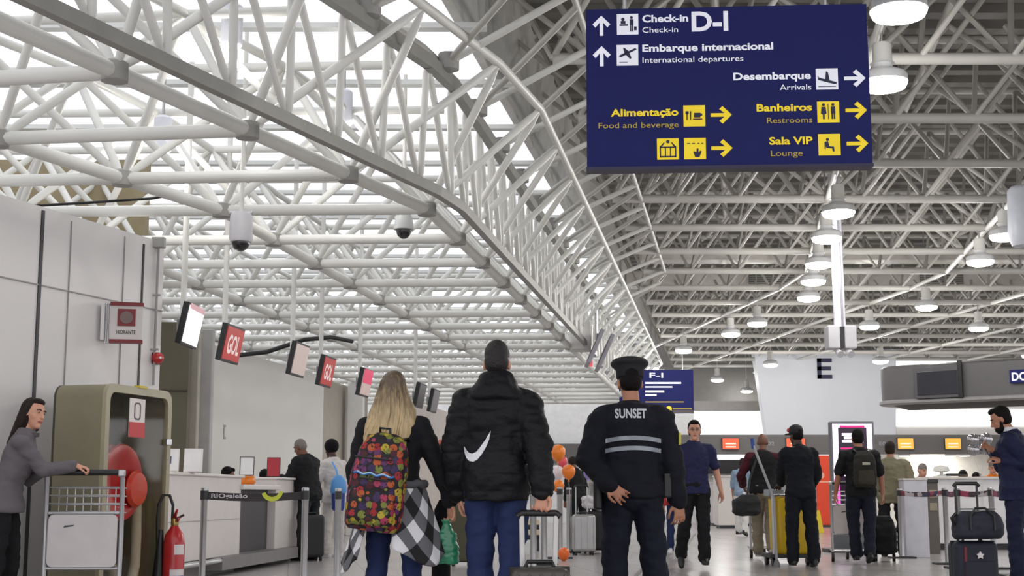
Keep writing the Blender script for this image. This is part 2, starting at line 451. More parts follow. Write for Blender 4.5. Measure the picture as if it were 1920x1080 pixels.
def bar(name, a, b, r, m, parent, seg=8):
    return MB().tube([a, b], r, seg).build(name, m, parent, smooth=60)
def squashed(name, a, b, r, m, parent):            # tube with flattened ends, as welded into the joints
    a, b = V(a), V(b); d = (b - a)
    return MB().tube([a, a + d * .04, a + d * .11, b - d * .11, b - d * .04, b], [r * .45, r * .6, r, r, r * .6, r * .45], 8).build(name, m, parent, smooth=70)
K0, K1, NJ = -4, 19, 5
for k in range(K0, K1):
    i = k - K0
    t = thing('roof_truss', 'white tube truss crossing the low roof over the check-in desks, %s from the camera' % ORD[i], 'roof truss', group='tube trusses over the check-in desks')
    far = k > 8
    r = .052
    bar('bottom_chord', lnode(k, 0), lnode(k, NJ), r, TUBE, t)
    bar('top_chord', lnode(k, -.5, True), lnode(k, NJ - 1, True), .042, TUBE, t)
    web = MB()
    for j in range(NJ + 1):
        a = lnode(k, j)
        for (dk_, dj) in ((0, 0), (0, -1), (-1, 0), (-1, -1)):
            if k + dk_ < K0 - 1: continue
            b = lnode(k + dk_, j + dj, True)
            if far: web.tube([a, b], .034, 6)
            else: squashed('brace', a, b, .036, TUBE, t)
        if not far:
            MB().lathe([(.05, -.07), (.085, -.062), (.085, .055), (.05, .075)], 10, c=a).build('joint', GUSS, t, smooth=40)
    if far:
        w_ = web.build('brace', TUBE, t, smooth=60); w_['kind'] = 'stuff'
for j in range(0, NJ + 1):
    t = MB().tube([lnode(k, j) for k in range(K0 - 1, K1)], .055, 10).build('roof_beam', TUBE, smooth=60)
    tag(t, 'white tube beam running lengthwise under the low roof, %s from the roof step' % ORD[j], 'roof beam', 'lengthwise beams over the check-in desks')
for j in range(-1, NJ):
    t = MB().tube([lnode(k, j, True) for k in range(K0 - 1, K1)], .04, 8).build('upper_roof_beam', TUBE, smooth=60)
    tag(t, 'thin white upper beam lengthwise above the low tube frame, %s from the roof step' % ORD[j + 1], 'roof beam', 'upper lengthwise beams over the check-in desks')

# the tall edge truss along the roof step
eb = V((-.56, 11.4, 4.45))
def upper(s): return eb + (uB if s > 0 else uA) * s
lb = V((-.52, 12.2, 3.53))
def lower(s): return lb + (uB if s > 0 else uA) * s
et = thing('edge_truss', 'tall white tube truss with two grey rails along the edge of the low roof', 'edge truss')
def rail(name, f, s0, s1, w, h, m):
    mb = MB(); ss = [s0, -.35, .35, s1]
    pts = [f(q) for q in ss]; pts[1] = f(-.35); 
    for a, b in zip(pts, pts[1:]):
        d = b - a; c = (a + b) / 2
        mb.box(c, (w, d.length + .01, h), rz=-atan2(d.x, d.y))
    return mb.build(name, m, et)
rail('lower_rail', lower, -8, 14.0, .07, .09, RAIL); rail('upper_rail', upper, -8, 25.2, .08, .11, RAIL)
MB().tube([upper(q) + V((-.09, 0, .12)) for q in (-8, -.3, .3, 25)], .06, 10).build('upper_chord', TUBER, et, smooth=60)
s = -6.0; n = 0
farb = MB()
while s < 25:
    a = lower(s - .35); b = upper(s); c = lower(s + .35)
    for p, q in ((a, b), (b, c)):
        if s < 13: squashed('brace', p + V((-.05, 0, 0)), q + V((-.06, 0, .05)), .03, TUBE, et)
        else: farb.tube([p, q], .026, 6)
    s += .72
fo = farb.build('brace', TUBE, et, smooth=60); fo['kind'] = 'stuff'
for q in range(-5, 9):
    p = upper(q * 1.44) + V((.02, 0, .1))
    MB().lathe([(.05, -.08), (.09, -.07), (.09, .07), (.05, .08)], 10, c=p).build('joint', GUSS, et, smooth=40)

# ------------------------------------------------------------------ tube frame of the main hall
def xc(y, j):
    x = 2.95 + .162 * (y - 10) if y < 26 else 2.95 + .162 * 16 - .128 * (y - 26)
    return x + j * 2.6
RR = [8.5 + 2.1 * i for i in range(18)]
JC = list(range(-1, 6))
for i, y in enumerate(RR):
    t = thing('hall_truss', 'pale grey tube truss spanning the high hall roof, %s from the camera' % ORD[i], 'roof truss', group='tube trusses across the high roof')
    xa = max(xc(y, -1) - .4, x0f(y) + .6); xb = min(xc(y, 5), 3 + y * .45 + 4)
    bar('bottom_chord', (xa, y, HR), (xb, y, HR), .06, TUBER, t)
    bar('top_chord', (xa, y + 1.05, HT), (xb, y + 1.05, HT), .05, TUBER, t)
    far = y > 21; web = MB(); x = xa; q = 0; step = .87
    while x < xb - .1:
        z_ = []
        if not far or True:
            for (dx, dy) in ((step / 2, 1.05), (-step / 2, 1.05), (step / 2, -1.05)):
                b = V((x + dx * (2.0 if dy < 0 else 1.0), y + dy, HT))
                if b.x < xa - .5 or b.x > xb + .5: continue
                if far: web.tube([(x, y, HR), b], .027, 5)
                else: bar('brace', (x, y, HR), b, .03, TUBER, t, 6)
        x += step
    if far: w_ = web.build('brace', TUBER, t, smooth=60); w_['kind'] = 'stuff'
for j in JC:
    name = 'hall_beam'
    pts = [V((xc(y, j), y, HR - .02)) for y in [7.0] + RR + [46.5]]
    o = MB().tube(pts, .04 if j >= 0 else .03, 10).build(name, TUBE if j >= 0 else TUBER, smooth=60)
    tag(o, 'pale tube beam running lengthwise under the high hall roof, %s from the roof step' % ORD[j + 1], 'roof beam', 'lengthwise beams under the high roof')
    o = MB().tube([V((xc(y, j) + 1.3, y + 1.05, HT)) for y in [7.0] + RR], .05, 8).build('upper_hall_beam', TUBER, smooth=60)
    tag(o, 'grey upper beam lengthwise just below the high roof deck, %s from the roof step' % ORD[j + 1], 'roof beam', 'upper lengthwise beams under the high roof')
# inclined bundles of struts between roof step and first hall beam
t = thing('strut_row', 'row of slanting white struts tying the edge truss to the first hall beam', 'bracing')
for q in range(-3, 12):
    a = upper(q * 1.44) + V((.02, 0, .1)); y2 = a.y - .5
    bar('strut', a, (xc(y2, -1), y2, HR - .02), .034, TUBE, t, 8)
    if q < 9: bar('strut', a, (xc(a.y - 1.6, -1), a.y - 1.6, HR - .02), .03, TUBER, t, 8)
for j in (-1, 0, 1, 2):
    t = thing('strut_fan', 'fan of slanting struts rising from a lengthwise hall beam, %s from the roof step' % ORD[j + 1], 'bracing', group='fans of struts over the hall beams')
    for y in RR[1:8]:
        for dx in (-1.3, -.65, .65, 1.3):
            bar('strut', (xc(y, j), y, HR), (xc(y, j) + dx, y + .55, HT), .032, TUBER, t, 6)
# bulkheads with vent grilles between the trusses
for i, (y, z, h) in enumerate(((26.6, 5.5, .22), (30.2, 5.58, .32))):
    t = thing('air_duct', ('slim pale duct crossing the high roof above the hanging pole' if i == 0 else 'deep pale duct with two dark vent grilles crossing the high roof'), 'air duct')
    box('duct_body', mat('duct_white', (206, 203, 196), .5), (11.5, y, z), (18, .5, h), t)
    if i:
        for px, pw in ((1447, 1.0), (1765, .95)):
            c = at(px, 523, y - .26)
            g = box('vent_grille', mat('grille', (112, 110, 104), .6), (c.x, y - .26, z), (pw, .03, h * .75), t)
            for s_ in range(5): MB().box((0, -.02, (s_ - 2) * h * .14), (pw, .02, .015)).build('slat', GUSS, g)
# ------------------------------------------------------------------ pendant lamps of the hall
LAMPS = [(1685, 20), (1656, 155), (1572, 398), (1550, 446), (1535, 495), (1525, 527), (1516, 558), (1420, 606), (1370, 626), (1282, 657), (1222, 690),
         (1884, 442), (1838, 490), (1737, 575), (1630, 612), (1835, 615), (1345, 712), (1400, 733)]
LWHERE = ['big round pendant lamp glowing at the top edge right of the blue sign', 'round pendant lamp peeking out behind the right edge of the blue sign',
  'round pendant lamp hidden half behind the hanging pole, topmost of its row', 'second lamp down in the row left of the hanging pole', 'third lamp down in the row left of the hanging pole',
  'fourth lamp down in the row left of the hanging pole', 'lowest lamp of the row left of the hanging pole', 'first small pendant lamp left of the bend in the lamp row',
  'second small pendant lamp left of the bend in the lamp row', 'third small pendant lamp left of the bend, far away', 'small far pendant lamp just above the far blue sign',
  'large pendant lamp near the right edge, nearest of the right row', 'pendant lamp second from the right edge in the right row', 'pendant lamp third in the right row, right of the pole',
  'pendant lamp fourth in the right row, close to the pole box', 'pendant lamp above the grey canopy on the right', 'tiny far pendant lamp left of the slanted white wall, upper',
 'tiny far pendant lamp touching the edge of the slanted white wall']
REFL = mat('lamp_reflector', (225, 226, 228), .25, metal=.3)
pl = None
for i, (px, py) in enumerate(LAMPS):
    p = atz(px, py, 4.5)
    if pl is None:
        pl = thing('pendant_lamp', LWHERE[i], 'lamp', p, group='round pendant lamps of the hall')
        MB().lathe([(.07, .36), (.085, .34), (.085, .20), (.11, .17)], 20).build('gear_housing', WHITE, pl, smooth=50)
        MB().lathe([(.08, .19), (.09, .13), (.19, .085), (.212, .06), (.215, 0), (.205, 0), (.20, .055), (.085, .115), (.07, .16)], 28).build('reflector', REFL, pl, smooth=50)
        MB().lathe([(.205, .012), (.207, -.02), (.19, -.05), (.12, -.072), (.01, -.08)], 24).build('diffuser', GLOW, pl, smooth=60)
        rod('suspension_rod', STEEL, (0, 0, .34), (0, 0, 2.17), .012, pl)
        o = pl
    else:
        o = copy_tree(pl); o.location = p; o['label'] = LWHERE[i]
    lamp('lamp_light', 'POINT', (p.x, p.y, p.z - .2), 60, (1, .98, .95), .12)
# lamps over the low roof
for i, (px, py, Y, lab) in enumerate(((435, 52, 10.6, 'white cylinder lamp among the tubes at the upper left'), (645, 205, 13.2, 'white cylinder lamp among the tubes left of the edge truss'), (305, 255, 13.0, 'white cylinder lamp low among the tubes above the left wall'))):
    p = at(px, py, Y)
    t = thing('cylinder_lamp', lab, 'lamp', p, group='cylinder lamps in the low roof')
    MB().lathe([(.05, .2), (.085, .17), (.085, -.14), (.078, -.15)], 24).build('housing', mat('lamp_pale', (226, 228, 238), .35), t, smooth=40)
    MB().lathe([(.076, -.148), (.06, -.165), (.01, -.17)], 20).build('diffuser', GLOW, t, smooth=60)
    rod('stem', STEEL, (0, 0, .19), (0, 0, LZ + .12 - p.z), .015, t)
    lamp('lamp_light', 'POINT', (p.x, p.y, p.z - .25), 20, (1, .97, .92), .1)

# ------------------------------------------------------------------ hanging direction signs
def arrow(cx, cz, m, S, parent, k, up=False):
    L, hw = .125 * k, .055 * k
    poly = [(-L / 2, -.012 * k), (L / 2 - .045 * k, -.012 * k), (L / 2 - .045 * k, .012 * k), (-L / 2, .012 * k)]
    mb = MB()
    def rotp(P): return [(-z_, x_) if up else (x_, z_) for x_, z_ in P]
    mb.prism([(cx + a, cz + b) for a, b in rotp([(-L / 2, -.011 * k), (L / 2 - .02 * k, -.011 * k), (L / 2 - .02 * k, .011 * k), (-L / 2, .011 * k)])], -.004, 0)
    for sg in (1, -1):
        mb.prism([(cx + a, cz + b) for a, b in rotp([(L / 2 + .004 * k, 0), (L / 2 - .052 * k, sg * hw), (L / 2 - .072 * k, sg * (hw - .018 * k)), (L / 2 - .026 * k, 0)])], -.005, 0)
    return mb.build('arrow', m, parent)
def disc(x, z, r, n=12): return [(x + r * cos(2 * pi * i / n), z + r * sin(2 * pi * i / n)) for i in range(n)]
def rect(x0, z0, x1, z1): return [(x0, z0), (x1, z0), (x1, z1), (x0, z1)]
PICTO = {   # shapes in a 0..1 square
 'desk': [disc(.28, .74, .08), rect(.18, .52, .40, .66), rect(.12, .42, .52, .50), disc(.68, .82, .07), rect(.60, .46, .77, .74), rect(.61, .14, .67, .46), rect(.70, .14, .76, .46), rect(.80, .2, .92, .38)],
 'depart': [[(.10, .42), (.2, .40), (.92, .76), (.88, .84), (.14, .50)], [(.36, .56), (.3, .86), (.38, .84), (.58, .66)], [(.40, .54), (.62, .30), (.68, .36), (.58, .62)], rect(.12, .14, .5, .165)],
 'arrive': [[(.08, .66), (.14, .56), (.94, .34), (.92, .26), (.82, .25), (.10, .46)], [(.42, .48), (.46, .86), (.55, .82), (.62, .44)], rect(.1, .12, .9, .15)],
 'food': [rect(.14, .3, .19, .7), rect(.10, .58, .24, .72), [(.30, .3), (.35, .3), (.36, .74), (.29, .68)], rect(.48, .42, .78, .64), disc(.80, .55, .07), rect(.44, .32, .86, .37)],
 'toilets': [disc(.29, .84, .07), [(.2, .74), (.38, .74), (.42, .42), (.33, .38), (.33, .16), (.25, .16), (.25, .38), (.16, .42)], rect(.485, .16, .515, .88), disc(.72, .84, .07), rect(.62, .42, .82, .75), rect(.64, .16, .71, .44), rect(.74, .16, .81, .44)],
 'lounge': [disc(.42, .74, .07), [(.32, .64), (.44, .66), (.5, .42), (.70, .40), (.72, .18), (.64, .18), (.62, .32), (.38, .34), (.34, .4)], rect(.28, .3, .33, .62)],
 'hall': [rect(.12, .1, .88, .17), rect(.12, .55, .88, .61), rect(.12, .1, .18, .6), rect(.36, .1, .41, .6), rect(.59, .1, .64, .6), rect(.82, .1, .88, .6), [(.12, .6), (.3, .8), (.36, .8), (.22, .6)], [(.88, .6), (.7, .8), (.64, .8), (.78, .6)], disc(.5, .84, .08)],
 'touch': [rect(.14, .72, .28, .76), rect(.38, .72, .5, .76), rect(.62, .72, .7, .76), rect(.8, .72, .88, .76), [(.5, .1), (.7, .1), (.8, .36), (.74, .4), (.66, .3), (.66, .5), (.58, .5), (.56, .32), (.46, .38), (.42, .34)]]}
def picto(kind, x, z, s, base, ink, parent):
    b = MB().prism(rect(x, z, x + s, z + s), -.004, 0).build('pictogram', base, parent)
    mb = MB()
    for poly in PICTO[kind]: mb.prism([(x + a * s, z + c * s) for a, c in poly], -.0065, -.003)
    mb.build('symbol', ink, b)
SW, SH = 1.95, 1.14
def sign_board(loc, rz, label, near=True):
    t = thing('direction_sign', label, 'sign', loc, rz, group='hanging blue direction signs')
    MB().box((0, .06, 0), (SW, .12, SH)).build('panel', SIGNBLUE, t, bevel=.006)
    MB().box((0, .06, -SH / 2 - .008), (SW + .01, .13, .022)).build('bottom_trim', mat('sign_edge', (40, 38, 66), .4, metal=.3), t)
    for sx in (-.7, .7): rod('hanger', STEEL, (sx, .06, SH / 2), (sx, .06, 5.0 - loc[2]), .014, t)
    k = SW / 1705.0
    X = lambda q: (q - 45) * k - SW / 2
    Z = lambda q: SH / 2 - (q - 15) * k
    tx = lambda s, l, base, w, cap, m, b=.03: lettering(s, X(l), Z(base), w * k, cap * k, m, t, y=-.004, bold=b)
    tx('Check-in', 390, 105, 280, 46, SIGNW); tx('Check-in', 390, 172, 217, 36, SIGNW, .004); tx('D-I', 690, 166, 222, 124, SIGNW, .03)
    tx('Embarque internacional', 388, 293, 792, 46, SIGNW); tx('International departures', 388, 363, 610, 36, SIGNW, .004)
    tx('Desembarque', 935, 482, 465, 46, SIGNW); tx('Arrivals', 1212, 550, 188, 36, SIGNW, .004)
    tx('Alimentação', 192, 696, 408, 46, SIGNY); tx('Food and beverage', 117, 770, 483, 36, SIGNYD, .004)
    tx('Banheiros', 1070, 680, 330, 46, SIGNY); tx('Restrooms', 1130, 754, 270, 36, SIGNYD, .004)
    tx('Sala VIP', 1140, 886, 258, 46, SIGNY); tx('Lounge', 1147, 958, 190, 36, SIGNYD, .004)
    for kind, l, b, m in (('desk', 235, 182, SIGNW), ('depart', 232, 378, SIGNW), ('arrive', 1430, 551, SIGNW), ('food', 630, 767, SIGNY), ('hall', 468, 970, SIGNY), ('touch', 630, 970, SIGNY), ('toilets', 1431, 756, SIGNY), ('lounge', 1431, 958, SIGNY)):
        picto(kind, X(l), Z(b), 131 * k, m, NAVY, t)
    for cx, cz, m, up in ((140, 124, SIGNW, True), (140, 318, SIGNW, True), (1660, 484, SIGNW, False), (855, 698, SIGNY, False), (855, 904, SIGNY, False), (1661, 683, SIGNY, False), (1661, 888, SIGNY, False)):
        arrow(X(cx), Z(cz), m, k, t, 1.13, up)
    return t
c = at(1363.5, 160, 9.3)
sign_board(c, R(-3.5), 'large blue hanging direction sign with white and yellow lettering, nearest the camera')
# far sign, its left part hidden behind the cap
c = at(1231, 734, 36.5)
t = thing('direction_sign', 'small far blue direction sign partly hidden behind the capped guard', 'sign', c, group='hanging blue direction signs')
box('panel', SIGNBLUE, (0, .06, 0), (SW, .12, SH), t)
for sx in (-.7, .7): rod('hanger', STEEL, (sx, .06, SH / 2), (sx, .06, 5.0 - c.z), .014, t)
lettering('F-I', -.18, .36, .36, .14, SIGNW, t)
for x0, z0, w, h, m in ((-.3, .2, .95, .05, SIGNW), (-.3, .1, .72, .04, SIGNW), (-.3, -.03, .5, .06, SIGNW), (-.3, -.12, .3, .05, SIGNW), (-.3, -.29, 1.02, .03, SIGNYD), (.42, -.47, .5, .03, SIGNYD)):
    MB().prism(rect(x0, z0, x0 + w, z0 + h), -.004, 0).build('text_line', m, t)
MB().prism(disc(.32, -.455, .075, 18), -.004, 0).build('roundel', SIGNY, t)
MB().prism(rect(-.96, -.56, .96, -.49), -.003, 0).build('lower_band', mat('sign_mud', (92, 84, 80), .5), t)

# ------------------------------------------------------------------ pole with hanging box
c = at(1576, 640, 20.0)
t = thing('camera_pole', 'long white pole hanging from the roof with a grey box at its lower end', 'pole', (c.x, 20.0, 0))
zt = at(1574, 322, 20).z
MB().tube([(0, 0, c.z - .05), (-.02, 0, zt)], .085, 16).build('pole_tube', mat('pole_white', (216, 215, 226), .35), t, smooth=60)
MB().tube([(.02, -.085, c.z), (0, -.085, zt - .1)], .016, 8).build('cable_duct', mat('duct_grey', (140, 138, 148), .4), t, smooth=60)
MB().tube([(-.02, 0, zt), (-.02, 0, 6.58)], .03, 10).build('upper_rod', STEEL, t)
MB().box((-.02, 0, zt + .05), (.34, .2, .2)).build('ceiling_bracket', TUBER, t, bevel=.015)
zb0, zb1 = at(1576, 655, 20).z, at(1576, 612, 20).z
for sx in (-.12, .12): MB().box((sx, 0, (zb0 + zb1) / 2), (.17, .3, zb1 - zb0)).build('side_box', mat('box_grey', (198, 197, 202), .4), t, bevel=.02)
MB().box((0, .02, (zb0 + zb1) / 2), (.08, .26, zb1 - zb0 - .03)).build('box_core', DARK, t)
for sx in (-.08, .07):
    MB().tube([(sx, -.02, zb0), (sx + .04, -.16, zb0 - .09)], [.03, .055], 14).build('spot_head', mat('spot_pale', (200, 200, 204), .3), t, smooth=60)
c = at(1916, 405, 18.0)
t = thing('hanging_drum', 'pale rounded drum hanging at the right edge of the picture below the roof', 'drum', c)
MB().lathe([(.02, .42), (.12, .40), (.17, .34), (.19, -.28), (.14, -.40), (.02, -.42)], 24).build('drum_shell', mat('drum_pale', (214, 218, 228), .4), t, smooth=50)
rod('hanger', STEEL, (0, 0, .4), (0, 0, 5.0 - c.z), .02, t)

# ------------------------------------------------------------------ dome cameras
for px, py, Y, k, lab in ((452, 436, 12.2, 1.0, 'white dome camera with dark dome, nearest, above the red screens'), (757, 425, 13.6, .86, 'smaller grey dome camera hanging beside the edge truss')):
    p = at(px, py, Y)
    t = thing('dome_camera', lab, 'camera', p, group='dome cameras under the low roof')
    if k == 1.0:
        MB().lathe([(.03, .19), (.085, .18), (.1, .15), (.105, -.06), (.095, -.085), (.07, -.09)], 24).build('housing', mat('cam_white', (214, 212, 216), .4), t, smooth=40)
        MB().ball((0, 0, -.085), (.082, .082, .085), 20).build('dome', mat('smoked_dome', (30, 30, 33), .12, coat=.5), t, smooth=180)
    else:
        MB().lathe([(.02, .17), (.05, .16), (.085, .09), (.1, -.01), (.1, -.03), (.06, -.035)], 24).build('housing', mat('cam_grey', (186, 188, 188), .4), t, smooth=40)
        MB().ball((0, 0, -.03), (.078, .078, .095), 20).build('dome', mat('smoked_dome', (30, 30, 33), .12), t, smooth=180)
    rod('mount', WHITE, (0, 0, .15), (0, 0, LZ + .12 - p.z), .02, t)
    rod('bracket', STEEL, (-.1, 0, .18), (.1, 0, .18), .02, t)

# ------------------------------------------------------------------ row of hanging screens
SCR = [(362, 612, 'white'), (437, 646, 'gol'), (563, 675, 'blank'), (615, 697, 'gol'), (687, 718, 'pink'), (790, 742, 'off'), (816, 752, 'grey')]
SLAB = ['bright white hanging screen, leftmost above the desks', 'red hanging screen with white letters, second from the left', 'blank pinkish hanging screen between two red ones', 'dark red hanging screen right of the blank one',
        'hanging screen half pink and half pale beside the blonde hair', 'dark hanging screen just right of the blonde hair', 'grey hanging screen in front of the far white wall']
scrm = {'white': SCREENW, 'gol': mat('screen_red', (170, 36, 34), .3, emit=.35), 'blank': mat('screen_blank', (196, 178, 172), .3, emit=.3), 'pink': mat('screen_pink', (200, 176, 170), .3, emit=.3),
        'off': mat('screen_off', (48, 46, 50), .25), 'grey': mat('screen_grey', (118, 116, 120), .3)}
for i, (px, py, kind) in enumerate(SCR):
    p = atz(px, py, 2.5)
    t = thing('hanging_screen', SLAB[i], 'screen', p, -R(8) + pi / 2 + R(8), group='screens hanging over the check-in desks')
    t.rotation_euler = (0, 0, R(90 - (1 if i == 0 else 7)))        # faces the hall side (+x), local -y is the front
    Mt = Matrix.Rotation(R(11), 4, 'X')
    w, h = .60, .40
    MB().box((0, .03, 0), (w, .06, h), Mt).build('casing', BLACK, t, bevel=.008)
    sc = MB().box((0, -.003, 0), (w - .05, .006, h - .05), Mt).build('display', scrm[kind], t)
    if kind == 'gol': lettering('GOL', -.19, -.1, .38, .2, mat('screen_ink', (235, 215, 212), .4, emit=.3), sc, y=-.008, bold=.03, M=Mt, name='lettering')
    if kind == 'pink': MB().box((.0, -.008, .09), (w - .06, .004, .2), Mt).build('banner', mat('screen_magenta', (205, 50, 92), .3, emit=.5), sc)
    if kind == 'white': MB().box((.0, -.008, .17), (w - .06, .004, .05), Mt).build('banner', mat('screen_rose', (205, 160, 165), .3, emit=.4), sc)
    rod('drop_pole', WHITE, (0, .1, -.05), (0, .1, LZ + .12 - p.z), .03, t)
    MB().box((0, .09, 0), (.16, .1, .14)).build('bracket', mat('bracket_grey', (150, 150, 150), .4), t, bevel=.01)
# pair of screens end-on at the edge truss
p = at(1124, 658, 24.0)
t = thing('twin_screens', 'pair of tilted flat screens seen edge-on at the end of the edge truss', 'screen', p)
for q in (-1, 1):
    Mq = Matrix.Translation((q * .10, q * .2, -q * .02)) @ Matrix.Rotation(R(24), 4, 'Y')
    s_ = MB().box((0, 0, 0), (.07, .95, .62), Mq).build('casing', mat('screen_case', (150, 148, 158), .4), t, bevel=.01)
    MB().box((-.037, -.476, 0), (.005, .004, .6), Mq).build('casing_edge', BLACK, s_)
MB().prism(rect(-.2, -.3, -.14, -.2), -.3, -.28).build('red_glow', mat('screen_pinkred', (220, 90, 100), .3, emit=.4), t)
MB().box((-.32, .3, .28), (.36, .5, .5)).build('mounting_box', mat('mount_pale', (212, 210, 206), .5), t, bevel=.02)
rod('hanger', STEEL, (-.05, 0, .2), (-.05, 0, H1 + .9 - p.z), .03, t)

# ------------------------------------------------------------------ on the left wall
def onwall(s, z, off=0.0):
    q = WA - dW * s + nW * off; q.z = z; return q
RZW = -R(20) + pi / 2                              # local -y looks out of the wall
def wall_px(px, z, off=.0):                        # point of the wall plane under a pixel column
    d = ray(px, 700); a_, b_ = dW, V((d.x, d.y, 0))
    # WA + dW*s = b_*k
    det = a_.x * -b_.y + b_.x * a_.y
    s = (-WA.x * -b_.y - b_.x * -(-WA.y) ) / det if False else None
    k = (WA.x * dW.y - WA.y * dW.x) / (b_.x * dW.y - b_.y * dW.x)
    q = b_ * k + nW * off; q.z = z; return q
q = wall_px(193, 2.10, .22)
q.z = at(193, 605, q.y).z
t = thing('hydrant_sign', 'white and dark red fire hydrant sign box projecting from the left wall', 'sign', q, R(12))
# projecting box seen nearly face-on, with its hinge bars towards the wall
w, h = .27, .34
MB().box((0, .04, 0), (w, .08, h)).build('box_body', mat('sign_offwhite', (206, 200, 198), .5), t, bevel=.004)
for sz in (-1, 1): MB().box((0, .035, sz * (h / 2 - .012 + .004)), (w + .01, .095, .03)).build('red_bar', DKRED, t)
MB().prism(rect(-.075, -.03, .075, .12), -.006, 0).build('red_square', DKRED, t)
MB().prism(disc(0, .045, .055, 18), -.011, -.005).build('roundel', mat('sign_taupe', (120, 98, 96), .5), t)
lettering('HIDRANTE', -.08, -.10, .16, .036, DARK, t, y=-.002, bold=.02)
for sx in (-.175, -.155): rod('side_rod', STEEL, (sx, .05, -h / 2 - .01), (sx, .05, h / 2 + .01), .008, t)
for sz in (-1, 1): rod('stand_off', STEEL, (-.19, .05, sz * (h / 2)), (-w / 2, .05, sz * h / 2), .007, t)
MB().box((-.2, .06, 0), (.03, .14, h * .9)).build('wall_plate', WALLM, t)
q = wall_px(288, 1.0, .02); q.z = at(288, 672, q.y).z
t = thing('alarm_bell', 'small red round fire alarm bell at the right end of the left wall', 'bell', q, R(40))
Mx = Matrix.Rotation(R(90), 4, 'X')
MB().lathe([(.045, -.01), (.045, .03), (.055, .035), (.05, .06), (.03, .08), (.005, .085)], 20, Mx).build('gong', RED, t, smooth=50)
MB().lathe([(.006, .084), (.012, .084), (.012, .095), (.003, .097)], 10, Mx).build('centre_bolt', WHITE, t)
MB().box((0, .02, 0), (.11, .05, .11)).build('back_box', DKRED, t, bevel=.01)
q0 = wall_px(283, 0, .03); z0, z1 = at(283, 722, q0.y).z, at(283, 455, q0.y).z
t = thing('conduit', 'thin grey cable conduit running down the right end of the left wall', 'conduit', (q0.x, q0.y, 0))
rod('pipe', SEAM, (0, 0, z0), (0, 0, z1), .012, t)
for pz in (553, 655): MB().box((0, 0, at(283, pz, q0.y).z), (.07, .03, .016)).build('clip', GUSS, t)
MB().box((0, 0, z1), (.12, .08, .1)).build('junction_box', GUSS, t, bevel=.01)
# ------------------------------------------------------------------ fire hose cabinet
CA = V((-3.17, 10.75, 0)); CD = V((sin(R(15)), cos(R(15)), 0)); CN = V((CD.y, -CD.x, 0))
t = thing('hose_cabinet', 'tall khaki fire hose cabinet with rounded glass door and red hose reel inside', 'cabinet', CA, -R(15) + pi / 2)
# local x runs along the door (away from the camera), local -y looks out of the door
CL, CDp, CH = 1.02, .43, 1.76
def rrect(x0, z0, x1, z1, r, n=5):
    P = []
    for cx, cz, a0 in ((x1 - r, z0 + r, -90), (x1 - r, z1 - r, 0), (x0 + r, z1 - r, 90), (x0 + r, z0 + r, 180)):
        for i in range(n + 1):
            a_ = R(a0 + 90 * i / n); P.append((cx + r * cos(a_), cz + r * sin(a_)))
    return P
def frame_prism(P, Q, y0, y1, m, name, parent, smooth=40):
    n = len(P); vs = []; fs = []
    for y_ in (y0, y1):
        vs += [(x, y_, z) for x, z in P]; vs += [(x, y_, z) for x, z in Q]
    for i in range(n):
        j = (i + 1) % n
        fs += [(i, j, n + j, n + i), (2 * n + i, 3 * n + i, 3 * n + j, 2 * n + j), (i, 2 * n + i, 2 * n + j, j), (n + i, n + j, 3 * n + j, 3 * n + i)]
    mb = MB(); mb.add(vs, fs); return mb.build(name, m, parent, smooth=smooth)
P = rrect(0, .0, CL, CH, .10); Qi = rrect(.018, .018, CL - .018, CH - .018, .085)
shell = frame_prism(P, Qi, .0, CDp, CABIN, 'shell', t)
MB().prism(P, CDp - .02, CDp).build('back_panel', mat('cabinet_inner', (92, 86, 72), .6), t)
door = frame_prism(rrect(-.005, .0, CL + .005, CH + .004, .10), rrect(.055, .06, CL - .055, CH - .06, .07), -.035, .0, mat('cabinet_rim', (158, 150, 124), .4), 'door', t)
gl_ = MB().prism(rrect(.05, .055, CL - .05, CH - .055, .07), -.02, -.012).build('glass_pane', glass_mat('door_glass', (.96, .95, .93), .05), door)
for z_ in (.30, 1.34):
    MB().box((CL - .05, -.045, z_), (.075, .02, .05)).build('hinge', CHROME, door, bevel=.004)
MB().box((CL * .52, -.02, CH + .008), (.13, .05, .02)).build('yellow_latch', mat('latch_yellow', (200, 180, 40), .5), door)
pl_ = MB().prism(rect(.36, 1.36, .60, 1.67), -.026, -.021).build('notice', mat('notice_white', (222, 214, 210), .5), door)
MB().prism(rect(.36, 1.36, .60, 1.48), -.029, -.025).build('red_band', mat('notice_red', (190, 40, 48), .5), pl_)
frame_prism(rrect(.43, 1.50, .53, 1.64, .03), rrect(.443, 1.513, .517, 1.627, .02), -.029, -.025, mat('notice_ink', (70, 60, 64), .5), 'pictogram', pl_)

